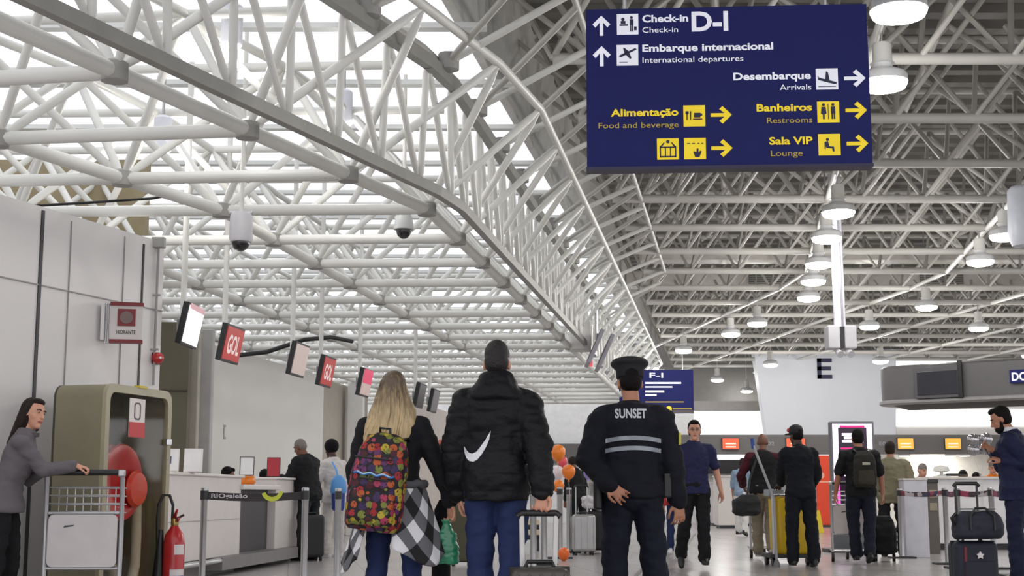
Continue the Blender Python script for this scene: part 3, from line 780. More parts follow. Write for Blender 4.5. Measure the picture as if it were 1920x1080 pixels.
Mr = Matrix.Translation((.46, .14, 1.00)) @ Matrix.Rotation(R(90), 4, 'X')
reel = MB().lathe([(.04, -.07), (.30, -.075), (.31, -.06), (.30, -.045), (.12, -.04), (.12, .04), (.30, .045), (.31, .06), (.30, .075), (.2, .08), (.16, .06), (.04, .065)], 40, Mr).build('hose_reel', mat('reel_red', (190, 30, 34), .35, coat=.3), t, smooth=40)
MB().lathe([(.02, .06), (.13, .065), (.15, .09), (.13, .12), (.03, .13)], 28, Matrix.Translation((.60, 0, -.06)) @ Mr @ Matrix.Translation((-.46, 0, 0)) if False else Matrix.Translation((.60, .12, .95)) @ Matrix.Rotation(R(90), 4, 'X')).build('reel_hub', mat('hub_red', (214, 60, 36), .35), reel, smooth=40)
HOSE = mat('hose_canvas', (176, 170, 150), .7)
loop = [V((.22, .08, .84)), V((.24, .07, .55)), V((.30, .06, .38)), V((.40, .06, .22)), V((.50, .06, .14)), V((.62, .06, .18)), V((.70, .07, .34)), V((.72, .08, .55)), V((.72, .09, .84))]
MB().tube(loop, .042, 12).build('hose', HOSE, t, smooth=70)
MB().tube([(.20, .2, .7), (.25, .18, .4), (.34, .15, .18), (.48, .14, .08)], .04, 12).build('hose', HOSE, t, smooth=70)
MB().tube([(.76, .1, .12), (.76, .1, .66)], .03, 12).build('nozzle_pipe', mat('nozzle_olive', (128, 118, 50), .5), t, smooth=60)
MB().tube([(.54, .2, 1.30), (.60, .15, 1.24), (.62, .12, 1.10)], [.05, .06, .04], 14).build('valve', mat('valve_green', (110, 128, 112), .4, metal=.4), t, smooth=60)
MB().tube([(.66, .16, 1.1), (.70, .12, .98), (.68, .1, .84)], .03, 10).build('coupling', STEEL, t, smooth=60)
MB().box((.5, .3, 1.26), (.5, .15, .05)).build('shelf', mat('shelf_grey', (120, 124, 118), .5), t)
# ------------------------------------------------------------------ fire extinguisher with hose loop
c = at(325, 1060, 11.6); 
t = thing('fire_extinguisher', 'red fire extinguisher with black hose loop standing right of the hose cabinet', 'fire extinguisher', (c.x, 11.6, 0), R(15))
MB().lathe([(.06, 0), (.085, .01), (.088, .05), (.088, .5), (.075, .58), (.04, .63), (.025, .66)], 28).build('cylinder', RED, t, smooth=50)
MB().lathe([(.028, .65), (.032, .66), (.032, .70), (.02, .72)], 16).build('neck', mat('brass', (170, 150, 90), .3, metal=.9), t, smooth=50)
MB().tube([(0, 0, .71), (.0, -.05, .74), (.01, -.14, .78)], [.014, .014, .01], 8).build('lever', RED, t, smooth=60)
MB().tube([(0, 0, .69), (.02, -.06, .69), (.03, -.13, .71)], [.012, .012, .01], 8).build('carry_handle', RED, t, smooth=60)
MB().tube([(.0, -.02, .70), (.07, -.04, .74)], .010, 8).build('safety_pin', DARK, t, smooth=60)
hose = [V((-.02, .0, .70)), V((-.02, -.01, .82)), V((-.05, -.01, .90)), V((-.10, 0, .90)), V((-.135, 0, .82)), V((-.14, 0, .70)), V((-.13, .01, .45)), V((-.11, .01, .3))]
MB().tube(hose, .013, 10).build('discharge_hose', BLACK, t, smooth=70)
MB().tube([(-.11, .01, .62), (-.115, .01, .30), (-.12, .01, .2)], [.02, .045, .05], 14).build('horn', BLACK, t, smooth=60)
def band(z0, z1, m, name, r=.0895, a0=-150, a1=-20):
    vs = []; fs = []; n = 12
    for i in range(n + 1):
        a_ = R(a0 + (a1 - a0) * i / n)
        for z_ in (z0, z1):
            vs += [(r * cos(a_), r * sin(a_), z_), ((r - .003) * cos(a_), (r - .003) * sin(a_), z_)]
    for i in range(n):
        b_ = 4 * i
        fs += [(b_, b_ + 4, b_ + 6, b_ + 2), (b_ + 1, b_ + 3, b_ + 7, b_ + 5), (b_, b_ + 1, b_ + 5, b_ + 4), (b_ + 2, b_ + 6, b_ + 7, b_ + 3)]
    mb = MB(); mb.add(vs, fs); return mb.build(name, m, t, smooth=60)
LW = mat('label_white', (220, 214, 214), .5)
band(.14, .30, LW, 'label', a0=-110, a1=-25); band(.18, .25, mat('label_blue', (40, 70, 160), .5), 'label_stripe', .0905, a0=-110, a1=-25); band(.42, .50, LW, 'upper_label', a0=-90, a1=-30)

# ------------------------------------------------------------------ left check-in desk
KA = V((-3.62, 13.9, 0)); KB = V((-2.95, 20.6, 0)); dK = (KB - KA).normalized(); LK = (KB - KA).length
t = thing('checkin_desk', 'long white check-in desk with dark plinth and steel foot rail on the left', 'desk', KA, -atan2(dK.x, dK.y) + pi / 2)
MB().box((1.6, .4, .66), (3.2, .8, .94)).build('desk_body', PLAST, t, bevel=.012)
MB().box((1.6, .38, 1.125), (3.24, .84, .03)).build('desk_top', PLAST, t, bevel=.008)
MB().box((1.6, .43, .10), (3.18, .74, .2)).build('plinth', mat('plinth_grey', (108, 104, 104), .5), t)
rod('foot_rail', STEEL, (.0, -.12, .17), (3.1, -.12, .17), .03, t)
for x in (.2, 1.5, 2.9): MB().tube([(x, -.12, .17), (x, .05, .17)], .02, 8).build('rail_bracket', STEEL, t)
MB().box((1.6, -.003, .62), (3.16, .006, .006)).build('front_joint', SEAM, t)
MB().box((.35, -.006, 1.0), (.09, .012, .045)).build('grommet', DARK, t)
MB().box((4.0, .45, .55), (1.5, .7, .9)).build('recess_shade', DARK, t)  # solid dark block, painted shade of the open recess
MB().box((4.0, .2, 1.0), (1.7, .5, .06)).build('bag_shelf', PLAST, t, bevel=.01)
MB().box((5.6, .4, .66), (1.6, .8, .94)).build('far_desk_body', PLAST, t, bevel=.012)
MB().box((5.6, .38, 1.125), (1.7, .84, .03)).build('far_desk_top', PLAST, t, bevel=.008)
MB().box((5.6, .43, .1), (1.58, .74, .2)).build('far_plinth', mat('plinth_grey', (108, 104, 104), .5), t)
MB().box((3.75, .1, .13), (3.4, .5, .14)).build('step_plinth', mat('plinth_grey2', (124, 120, 120), .5), t)
def on_desk(px, py, Y, z=1.14): q = at(px, py, Y); return V((q.x, q.y, z))
# things standing on the desk
for px, w, h, lab, kind in ((320, .17, .24, 'small white notice card with blue mark on the near end of the desk', 'blue'), (362, .2, .26, 'leaning white notice card on the white check-in desk, second from the left', 'lean'),
                            (463, .18, .24, 'framed white notice with dark frame in the middle of the check-in desk', 'frame'), (513, .18, .27, 'framed red notice on the check-in desk', 'red')):
    Y = 14.6 if px < 340 else (15.1 if px < 400 else (17.6 if px < 500 else 19.0))
    q = at(px, 880, Y)
    t = thing('notice_stand', lab, 'notice', (q.x, q.y, 1.142), R(6), group='notices on the check-in desk')
    Ml = Matrix.Translation((0, 0, h / 2)) @ Matrix.Rotation(R(-12), 4, 'X')
    MB().box((0, 0, 0), (w, .012, h), Ml).build('frame', {'frame': DARK, 'red': DARK}.get(kind, PLAST), t)
    MB().box((0, -.008, 0), (w - .02, .004, h - .02), Ml).build('sheet', {'red': mat('sheet_red', (176, 44, 56), .5), }.get(kind, mat('sheet_white', (228, 226, 226), .5)), t)
    if kind == 'blue': MB().box((-.02, -.011, .0), (.05, .003, .08), Ml).build('print', mat('print_blue', (70, 80, 130), .5), t)
    MB().box((0, .05, .005), (w * .7, .12, .01)).build('foot', PLAST, t)
# ------------------------------------------------------------------ check-in island at the far right
YE = 42.0
def wpoly(name, m, pix, Y, t, label=None, parent=None):
    P = [at(px, py, Y) for px, py in pix]
    return MB().prism([(p.x, p.z) for p in P], Y, Y + t).build(name, m, parent)
EWALL = mat('island_bluish_lit', (226, 229, 236), .45, var=.02, scale=.5)  # white tinted with the bluish light that falls on this face
struct(wpoly('wall_island', EWALL, [(1414, 662), (1680, 655), (1680, 818), (1438, 818)], YE, .5), 'white slanted wall bearing a large letter E')
struct(wpoly('wall_island_right', mat('island_warm', (218, 215, 212), .5, var=.02), [(1680, 655), (2080, 648), (2080, 818), (1680, 818)], YE + .25, .5), 'pale wall right of the letter E')
e0 = at(1533, 710, YE - .02); e1 = at(1559, 672, YE - .02)
mb = MB(); w_, h_ = e1.x - e0.x, e1.z - e0.z
s_ = h_ * .19
for x0, z0, x1, z1 in ((0, 0, s_, h_), (0, 0, w_, s_), (0, h_ / 2 - s_ / 2, w_ * .92, h_ / 2 + s_ / 2), (0, h_ - s_, w_, h_)):
    mb.prism(rect(e0.x + x0, e0.z + z0, e0.x + x1, e0.z + z1), YE - .05, YE)
o = mb.build('wall_letter', NAVY); tag(o, 'large dark letter E mounted on the white slanted wall', 'letter')
for i, pix in enumerate(([(1681, 674), (1800, 673), (1800, 692), (1681, 692)], [(1680, 768), (2080, 768), (2080, 799), (1680, 799)])):
    struct(wpoly('window_%d' % (2 + i), LIGHTBOX, pix, YE + .2, .08), 'bright lit strip in the pale wall right of the letter E')
# open end: bright glazing between the far sign and the slanted wall
struct(wpoly('window_4', glass_mat('end_glass', (.97, .98, .99), .03), [(1195, 768), (1440, 768), (1440, 815), (1195, 815)], 46.5, .04), 'bright end window behind the walking man in blue')
struct(wpoly('wall_end', mat('end_grey', (176, 172, 168), .6), [(1190, 752), (1445, 752), (1445, 770), (1190, 770)], 46.4, .2))
for i, (x0, x1) in enumerate(((1100, 1290), )):
    struct(wpoly('wall_end_left', mat('end_white', (236, 236, 238), .5), [(1040, 740), (1200, 740), (1200, 815), (1040, 815)], 46.6, .2))
fb = wpoly('fascia_board', GREYBAND, [(1215, 815), (2080, 815), (2080, 851), (1215, 851)], YE - 1.6, .6)
tag(fb, 'long dark grey fascia board above the far check-in desks', 'fascia')
struct(wpoly('wall_behind_desks', mat('behind_desks', (214, 210, 202), .5), [(1640, 851), (2080, 851), (2080, 984), (1640, 984)], YE + .6, .2), 'pale wall behind the far check-in desks')
struct(wpoly('wall_behind_left', mat('behind_desks2', (206, 204, 204), .5), [(1215, 885), (1640, 885), (1640, 982), (1215, 982)], 46.3, .2))
struct(wpoly('trim_12', DARK, [(1215, 862), (1640, 862), (1640, 888), (1215, 888)], 45.9, .2))
OR, ORY = mat('screen_orange', (214, 84, 52), .4, emit=.7), mat('screen_amber', (236, 160, 58), .4, emit=.8)
for px, w, m, lab in ((1370, 32, OR, 'orange red screen on the dark fascia, leftmost of four'), (1492, 36, OR, 'orange red screen on the fascia behind the man in the cap'), (1698, 30, ORY, 'amber screen on the dark fascia right of the magenta display'), (1787, 30, ORY, 'amber screen on the dark fascia, rightmost')):
    a_, b_ = at(px - w / 2, 843, YE - 1.66), at(px + w / 2, 821, YE - 1.66)
    t = thing('fascia_screen', lab, 'screen', ((a_.x + b_.x) / 2, YE - 1.66, (a_.z + b_.z) / 2), group='screens on the dark fascia')
    MB().box((0, .025, 0), (b_.x - a_.x, .05, b_.z - a_.z)).build('casing', DARK, t)
    MB().box((0, -.004, 0), (b_.x - a_.x - .03, .008, b_.z - a_.z - .03)).build('display', m, t)
    for q in (.0, -.09): MB().box((0, -.01, q), (.3, .006, .035)).build('text_line', mat('screen_ink2', (245, 225, 200), .4, emit=.5), t)
for px, s in ((1443, 'E02'), (1658, 'E05')):
    q = at(px, 835, YE - 1.62)
    o = lettering(s, q.x - .14, q.z, .28, .11, mat('ink_pale', (150, 150, 160), .5), None, y=YE - 1.61, name='fascia_lettering')
    tag(o, 'pale desk number on the dark fascia beside the %s screen' % ('orange' if px < 1500 else 'amber'), 'lettering')
for px in (1695, 1783, 1808):
    q = at(px, 853, YE - 1.3)
    t = thing('downlight', 'small glowing downlight under the dark fascia near the %s' % {1695: 'left amber screen', 1783: 'right amber screen', 1808: 'globe balloons'}[px], 'lamp', q, group='downlights under the fascia')
    MB().lathe([(.01, -.03), (.16, -.03), (.17, 0), (.17, .03), (.01, .03)], 16).build('trim_ring', WHITE, t)
    MB().lathe([(.01, -.045), (.14, -.04), (.15, -.03)], 16).build('diffuser', GLOW, t)
lampy = at(1750, 853, YE); lamp('desk_light', 'AREA', (12.8, YE - .2, 2.2), 60, (1, .96, .9), 1.5)
# far desks
for i, (px0, px1, Y, top) in enumerate(((1335, 1440, 41.5, 905), (1345, 1380, 38.5, 893))):
    a_, b_ = at(px0, top, Y), at(px1, top, Y)
    t = thing('far_desk', ('low white desk far behind the walking man in blue' if i == 0 else 'narrow white check-in pod far behind the walking man in blue'), 'desk', ((a_.x + b_.x) / 2, Y, 0))
    MB().box((0, .4, a_.z / 2 + .04), (b_.x - a_.x, .8, a_.z - .08)).build('body', PLAST, t, bevel=.02)
    MB().box((0, .4, .04), (b_.x - a_.x - .1, .7, .08)).build('plinth', DARK, t)
    MB().box((0, .38, a_.z), (b_.x - a_.x + .06, .9, .04)).build('top', PLAST, t, bevel=.01)
zb = at(1300, 765, 49.6).z
struct(MB().box((16, 49.7, (zb + 6.7) / 2), (34, .2, 6.7 - zb)).build('wall_roof_end', mat('roof_end_grey', (128, 126, 122), .6)), 'grey strip wall closing the high roof at its far end')
# nearer white counter on the right
Y = 23.5
a_, b_ = at(1742, 896, Y), at(2060, 896, Y)
t = thing('bag_drop_counter', 'long white counter on the right behind the belt barriers', 'counter', ((a_.x + b_.x) / 2, Y, 0))
wd = b_.x - a_.x
MB().box((0, .4, a_.z / 2 + .05), (wd, .8, a_.z - .1)).build('body', mat('counter_white', (226, 224, 226), .35), t, bevel=.015)
MB().box((0, .38, a_.z), (wd + .06, .9, .035)).build('worktop', PLAST, t, bevel=.008)
MB().box((0, .44, .06), (wd - .08, .7, .12)).build('plinth', DARK, t)
MB().box((wd * .12, -.006, a_.z * .55), (.012, .01, a_.z * .8)).build('panel_joint', SEAM, t)
CZT = a_.z + .018
Y = 20.5
a_, b_ = at(1694, 900, Y), at(1738, 900, Y)
t = thing('white_podium', 'tall narrow white podium beside the man in the olive shirt', 'podium', ((a_.x + b_.x) / 2, Y, 0))
MB().box((0, .2, a_.z / 2), (b_.x - a_.x, .4, a_.z)).build('body', mat('podium_white', (206, 206, 214), .35), t, bevel=.01)
MB().box((0, .2, a_.z + .01), (b_.x - a_.x + .02, .42, .025)).build('top', PLAST, t, bevel=.006)
a_ = at(1746, 905, 22.0)
t = thing('dark_post_panel', 'dark grey upright post panel between podium and counter', 'post', (a_.x, 22.0, 0))
MB().box((0, 0, .55), (.17, .12, 1.1)).build('panel', mat('panel_brown', (98, 92, 86), .5), t, bevel=.01)
MB().box((-.01, 0, 1.12), (.2, .16, .06)).build('cap', DARK, t, bevel=.01)
for z_ in (.92, .72): MB().box((0, -.065, z_), (.12, .02, .12)).build('button_plate', mat('plate', (150, 140, 120), .4), t, bevel=.008)
# clutter on the counter
for px, lab, kind in ((1767, 'small white lamp shaped device on the right counter', 'dev'), (1792, 'flat dark keyboard on the right counter', 'kb')):
    q = at(px, 893, 23.7)
    t = thing('desk_device' if kind == 'dev' else 'keyboard', lab, 'device', (q.x, 23.75, CZT))
    if kind == 'dev':
        MB().lathe([(.09, 0), (.09, .02), (.03, .04), (.03, .08), (.14, .1), (.12, .17), (.02, .2)], 18).build('shell', WHITE, t, smooth=50)
        MB().box((0, -.03, .008), (.26, .12, .016)).build('base', WHITE, t)
    else:
        MB().box((0, 0, .03), (.32, .14, .03)).build('tray', DARK, t); MB().box((0, 0, .05), (.28, .1, .012)).build('keys', BLACK, t)
# grey canopy with DO sign
def canopy():
    t = thing('canopy', 'dark grey rounded canopy over the counters carrying a screen and a blue sign', 'canopy', (0, 0, 0))
    Yc = 25.0
    z0, z1 = at(1660, 758, Yc).z, at(1655, 688, Yc).z
    xl = at(1633, 700, Yc).x
    def outline(inset, dy):
        pts = []; L = 9.0; r = .55
        n = 12
        for i in range(n + 1):            # rounded left end
            a0 = R(-90 - 180 * i / n)
            pts.append((r + (r - inset) * cos(a0), r + (r - inset) * sin(a0)))
        pts.append((L, 2 * r - inset)); pts.append((L, inset))
        return pts
    ca, sa = cos(R(38)), sin(R(38))
    def shear(p): return (xl + ca * p[0] + sa * p[1], Yc - sa * p[0] + ca * p[1])
    def loft(name, m, levels):
        vs = []; fs = []; n = None
        for ins, z in levels:
            ring = [shear(p) for p in outline(ins, 0)]; n = len(ring); vs += [(x, y, z) for x, y in ring]
        for i in range(len(levels) - 1):
            for k in range(n):
                k2 = (k + 1) % n; fs.append((i * n + k, i * n + k2, (i + 1) * n + k2, (i + 1) * n + k))
        fs.append(tuple(reversed(range(n)))); fs.append(tuple(range((len(levels) - 1) * n, len(levels) * n)))
        mb = MB(); mb.add(vs, fs); return mb.build(name, m, t, smooth=35)
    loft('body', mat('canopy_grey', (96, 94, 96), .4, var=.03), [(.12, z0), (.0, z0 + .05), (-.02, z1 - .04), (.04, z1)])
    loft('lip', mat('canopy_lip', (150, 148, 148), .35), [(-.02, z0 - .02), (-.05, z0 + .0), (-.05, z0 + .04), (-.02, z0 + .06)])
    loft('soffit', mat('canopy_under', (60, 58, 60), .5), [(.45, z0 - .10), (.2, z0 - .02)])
    for x in (3.6, 7.5):
        hx_, hy_ = shear((x, .55)); rod('hanger', STEEL, (hx_, hy_, z1), (hx_, hy_, 6.6), .03, t)
    def face(px, py):       # point on the front face
        d = ray(px, py); # plane y = Yc - (x-xl)*.11 - .03
        k = (xl * sa + Yc * ca - .04) / (d.x * sa + d.y * ca); return V((0, 0, CZ)) + d * k
    def panel(name, m, x0, y0, x1, y1, th, off, parent=t):
        a, b = face(x0, y1), face(x1, y0); d = b - a; ang = atan2(d.y, d.x); L = sqrt(d.x ** 2 + d.y ** 2); c = (a + b) / 2
        o = MB().box((0, -off, 0), (L, th, b.z - a.z - d.z * 0)).build(name, m, parent, bevel=.006, loc=c, rz=ang); return o, L, b.z - a.z
    panel('screen_frame', mat('canopy_frame', (84, 82, 86), .4), 1719, 685, 1803, 748, .06, .02)
    panel('screen', mat('canopy_screen', (50, 50, 58), .15), 1723, 694, 1797, 742, .03, .05)
    panel('seam_post', BLACK, 1799, 676, 1804, 746, .06, .03)
    o, L, h = panel('blue_sign', SIGNBLUE, 1895, 692, 1934, 719, .05, .02)
    lettering('DO', -L / 2 + .04, -.07, .26, .14, SIGNW, o, y=-.05, bold=.03)
    return t
canopy()
# magenta display
Y = 22.5
a_, b_ = at(1556, 790, Y), at(1638, 790, Y); cx_ = (a_.x + b_.x) / 2; w = b_.x - a_.x; ht = a_.z
t = thing('display_totem', 'upright display with grey frame showing a dark and magenta picture', 'display', (cx_, Y, 0))
MB().box((0, .08, ht / 2), (w, .16, ht)).build('frame', mat('totem_grey', (108, 112, 116), .4, metal=.3), t, bevel=.015)
MB().box((0, .08, .03), (w + .25, .5, .06)).build('base_plate', DARK, t, bevel=.01)
sw, sh = w - .07, ht - .5
MB().prism(rect(-sw / 2, .42, sw / 2, ht - .04), -.008, .0).build('screen', mat('totem_white', (235, 220, 240), .3, emit=.9), t)
MB().prism(rect(-sw / 2 + .09, .62, sw / 2 - .09, ht - .1), -.012, -.007).build('dark_panel', mat('totem_plum', (44, 22, 48), .3, emit=.2), t)
MG = mat('totem_magenta', (214, 30, 120), .3, emit=.8)
for z_ in (ht - .07, ht - .42): MB().prism(rect(-sw / 2 + .12, z_ - .03, sw / 2 - .12, z_), -.014, -.01).build('magenta_bar', MG, t)
MB().prism(rect(-sw / 2, .75, -sw / 2 + .09, 1.15), -.0135, -.007).build('side_glow', mat('totem_pink', (228, 90, 190), .3, emit=.9), t)
TW = mat('totem_text', (240, 232, 245), .3, emit=1.0)
for z_, k in ((ht - .34, 1.0), (ht - .62, .8), (ht - .88, .9)):
    for q in range(3): MB().prism(rect(-.17 * k + .03 * (q % 2), z_ + q * .055, .17 * k - .02 * q, z_ + .04 + q * .055), -.015, -.011).build('text_line', TW, t)
# red totem
Y = 40.0
a_, b_ = at(1530, 854, Y), at(1558, 854, Y)
t = thing('orange_totem', 'tall orange red banner totem left of the magenta display', 'totem', ((a_.x + b_.x) / 2, Y, 0))
MB().box((0, .06, a_.z / 2 + .03), (b_.x - a_.x, .12, a_.z - .06)).build('panel', mat('totem_orange', (206, 62, 28), .4, emit=.15), t, bevel=.01)
MB().box((0, .06, .03), (b_.x - a_.x + .2, .4, .06)).build('foot', DARK, t)
MB().prism(disc(-.08, a_.z * .72, .09, 16), -.006, .0).build('roundel', mat('totem_pale', (232, 170, 150), .5), t)
MB().prism(rect(-.16, a_.z * .62, .17, a_.z * .64), -.006, 0).build('text_line', mat('totem_pale', (232, 170, 150), .5), t)
c = at(1530, 985, 35.0)
t = thing('wet_floor_sign', 'small yellow folding floor sign beside the orange totem', 'floor sign', (at(1530, 985, 34).x, 34.0, 0))
for sg in (-1, 1): MB().prism([(-.16, 0), (.16, 0), (.10, .55), (-.10, .55)], -.01, .01, Matrix.Translation((0, sg * .12, 0)) @ Matrix.Rotation(R(sg * 12), 4, 'X')).build('leaf', mat('floor_sign_yellow', (226, 198, 30), .45), t)

# ------------------------------------------------------------------ belt posts
def post(loc, rz, label, h=.97, square=False, group='belt posts', belt=None, beltm=None, r=.03, text=None):
    t = thing('belt_post', label, 'belt post', loc, rz, group=group)
    if square: MB().box((0, 0, .012), (.36, .22, .024)).build('base', BLACK, t, bevel=.006)
    else: MB().lathe([(.17, 0), (.17, .012), (.06, .03), (.03, .04)], 24).build('base', DARK, t, smooth=40)
    MB().lathe([(r, .03), (r, h - .12), (r + .004, h - .115), (r + .004, h - .005), (r * .8, h)], 18).build('pole', STEEL, t, smooth=40)
    MB().lathe([(r + .006, h - .11), (r + .006, h - .03)], 18).build('belt_head', DARK, t, smooth=40)
    if belt:
        b = MB(); z0, z1 = h - .105, h - .035; n = 12
        d = V((belt[0] - loc[0], belt[1] - loc[1], 0)); M_ = Matrix.Rotation(-rz, 3, 'Z'); d = M_ @ d
        nn = V((-d.y, d.x, 0)).normalized() * .0015
        vs = []; fs = []
        for i in range(n + 1):
            p = d * (i / n); sag = -.02 * 4 * (i / n) * (1 - i / n)
            for sg in (1, -1):
                vs += [(p.x + nn.x * sg, p.y + nn.y * sg, z0 + sag), (p.x + nn.x * sg, p.y + nn.y * sg, z1 + sag)]
        for i in range(n):
            q = 4 * i
            fs += [(q, q + 1, q + 5, q + 4), (q + 2, q + 6, q + 7, q + 3), (q + 1, q + 3, q + 7, q + 5), (q, q + 4, q + 6, q + 2)]
        b.add(vs, fs); bo = b.build('belt', beltm, t)
        if text:
            Mt = Matrix.Rotation(atan2(d.y, d.x), 4, 'Z')
            lettering(text[0], text[1], h - .094, text[2], .04, mat('belt_ink', (206, 200, 206), .5), bo, y=-.006, bold=.02, M=Mt)
            emb = []
            for i in range(13):
                a_ = R(200 + 150 * i / 12); emb.append((text[3] + .10 * cos(a_), h - .02 + .105 * sin(a_)))
            for i in range(12, -1, -1):
                a_ = R(200 + 150 * i / 12); emb.append((text[3] + .065 * cos(a_), h - .02 + .065 * sin(a_)))
            MB().prism(emb, -.008, -.003, Mt).build('emblem', mat('belt_lime', (196, 204, 60), .5), bo)
    return t
BELT = mat('belt_dark', (46, 40, 42), .6)
BELTP = stripes_mat('belt_print', [(50, 40, 70), (190, 180, 185), (120, 40, 60), (40, 60, 90), (160, 60, 90), (70, 50, 60)], (7, 7, 14), .6)
pA, pB = at(381, 1000, 12.6), at(571, 1000, 12.75)
post((pA.x, 12.6, 0), 0, 'steel belt post with printed dark belt, left of the pair before the check-in desk', belt=(pB.x, 12.75), beltm=BELT, text=('RIOgaleão', .06, .32, .60))
post((pB.x, 12.75, 0), 0, 'steel belt post before the check-in desk, right end of the printed belt')
pC = at(633, 1000, 14.0)
post((pC.x, 14.0, 0), 0, 'steel belt post partly hidden behind the colourful backpack')
RP = [(1690, 20.4, 'belt post left of the white podium with striped belt'), (1775, 18.6, 'belt post with wide black foot right of the white podium'), (1798, 17.6, 'belt post just left of the navy suitcase'),
      (1862, 17.4, 'belt post behind the duffel bag beside the man in the suit'), (1902, 15.9, 'belt post at the right edge behind the man in the suit')]
prev = None
for px, Y, lab in RP:
    q = at(px, 1000, Y)
    if prev: post((q.x, Y, 0), 0, lab, h=1.0, square=True, group='belt posts on the right', belt=prev, beltm=BELTP, r=.035)
    else: post((q.x, Y, 0), 0, lab, h=1.0, square=True, group='belt posts on the right', r=.035)
    prev = (q.x, Y)
BPST = [(1067, 22.3, 'right belt post of the balloon group with black foot'), (1050, 20.3, 'middle belt post under the orange balloons'), (1020, 18.4, 'belt post under the balloons seen between the suitcase handles'), (1000, 17.3, 'belt post under the balloons nearest the man in the puffer jacket')]
for px, Y, lab in BPST:
    q = at(px, 1000, Y); post((q.x, Y, 0), 0, lab, h=1.02, square=True, group='belt posts below the balloons', r=.04)
# balloons
for px, py, Y, r, col, lab in ((1046, 849, 21, .115, (238, 130, 30), 'orange balloon, topmost of the cluster'), (1066, 885, 21.3, .105, (240, 128, 34), 'orange balloon, rightmost of the cluster'), (1047, 912, 20.8, .09, (242, 126, 20), 'orange balloon, lowest of the floating cluster'),
                               (1044, 887, 21.6, .11, (232, 222, 228), 'pale pinkish white balloon in the cluster'), (1054, 866, 21.9, .085, (226, 80, 90), 'coral red balloon behind the orange ones'), (1102, 889, 24, .075, (150, 132, 205), 'lilac balloon close to the guard elbow'),
                               (1057, 1020, 19.6, .085, (240, 110, 30), 'orange balloon lying near the floor by the posts'), (828, 838, 19, .10, (176, 84, 64), 'dull orange balloon between the blonde woman and the puffer jacket')):
    p = at(px, py, Y)
    if py > 1000: p.z = r * 1.08
    t = thing('balloon', lab, 'balloon', p, R(random.randint(0, 90)), group='party balloons')
    bm_ = mat('balloon_%d_%d_%d' % col, col, .3, coat=.3, var=.03)
    MB().lathe([(.01, -r * 1.15), (r * .3, -r * 1.05), (r * .7, -r * .72), (r * .94, -r * .25), (r, r * .15), (r * .92, r * .55), (r * .66, r * .88), (r * .3, r * 1.04), (.004, r * 1.08)], 24).build('skin', bm_, t, smooth=180)
    MB().lathe([(.022, -r * 1.15 - .02), (.008, -r * 1.15), (.012, -r * 1.1)], 10).build('knot', bm_, t)
    if py < 1000: MB().tube([(0, 0, -r * 1.1), (.02, .0, -r * 1.1 - .2), (-.01, 0, -p.z + .004)], .003, 5).build('ribbon', WHITE, t)
q = at(1838, 832, 17)
for i, (dx, dz) in enumerate(((-.08, .05), (.08, .06), (-.07, -.07), (.085, -.06))):
    t = thing('silver_balloon', 'small silvery round balloon in the cluster of four left of the suit man, %s' % ['upper left', 'upper right', 'lower left', 'lower right'][i], 'balloon', (q.x + dx, 17 + .02 * i, q.z + dz), group='silvery balloon cluster')
    MB().ball((0, 0, 0), .075, 16).build('skin', mat('silver_foil', (190, 188, 192), .12, metal=.8, var=.2, scale=30), t, smooth=180)
    MB().tube([(0, 0, -.07), (-dx * .8, 0, -.3), (-dx, 0, -q.z - dz + .012)], .003, 5).build('ribbon', WHITE, t)

# ------------------------------------------------------------------ luggage
def suitcase(loc, rz, w, d, h, body, label, handle=.0, hm=STEEL, ribs=0, bev=.05, group='suitcases', base=.05):
    t = thing('suitcase', label, 'suitcase', loc, rz, group=group)
    s_ = MB().box((0, 0, base + h / 2), (w, d, h)).build('shell', body, t, smooth=30)
    b = s_.modifiers.new('bevel', 'BEVEL'); b.width = bev; b.segments = 4
    for i in range(ribs):
        x = (i - (ribs - 1) / 2) * w * .8 / max(1, ribs - 1)
        for sg in (-1, 1): MB().box((x, sg * d / 2, base + h / 2), (w * .05, .012, h * .86)).build('rib', body, t, bevel=.004)
    MB().box((0, 0, base + h / 2), (w + .006, .018, h + .006)).build('zip_seam', BLACK, t, bevel=.004)
    MB().tube([(-.08, 0, base + h), (-.07, 0, base + h + .03), (.07, 0, base + h + .03), (.08, 0, base + h)], .012, 8).build('carry_handle', BLACK, t, smooth=60)
    for sx in (-1, 1):
        for sy in (-1, 1):
            MB().tube([(sx * (w / 2 - .05) - .014, sy * (d / 2 - .04), .026), (sx * (w / 2 - .05) + .014, sy * (d / 2 - .04), .026)], .026, 14).build('wheel', BLACK, t, smooth=40)
            MB().box((sx * (w / 2 - .05), sy * (d / 2 - .04), .052), (.03, .03, .03)).build('wheel_bracket', DARK, t)
    if handle:
        hw = min(.09, w * .3)
        f = MB().tube([(-hw, d / 2 - .03, base + h - .02), (-hw, d / 2 - .03, base + h + handle)], .010, 8); f.tube([(hw, d / 2 - .03, base + h - .02), (hw, d / 2 - .03, base + h + handle)], .010, 8)
        hd = f.build('telescopic_handle', hm, t, smooth=60)
        MB().tube([(-hw - .02, d / 2 - .03, base + h + handle - .01), (-hw, d / 2 - .03, base + h + handle + .015), (hw, d / 2 - .03, base + h + handle + .015), (hw + .02, d / 2 - .03, base + h + handle - .01)], .017, 10).build('grip', BLACK, hd, smooth=60)
    return t
NAVYC = mat('navy_nylon', (24, 28, 44), .6, bump=.3, bscale=200)
q = at(1824, 1040, 12.0)
ns = suitcase((q.x, 12.0, 0), 0, .37, .24, .47, NAVYC, 'navy cabin suitcase with white badge standing before the suit man', handle=.47, hm=mat('handle_dark', (54, 54, 58), .3, metal=.5), base=.045)
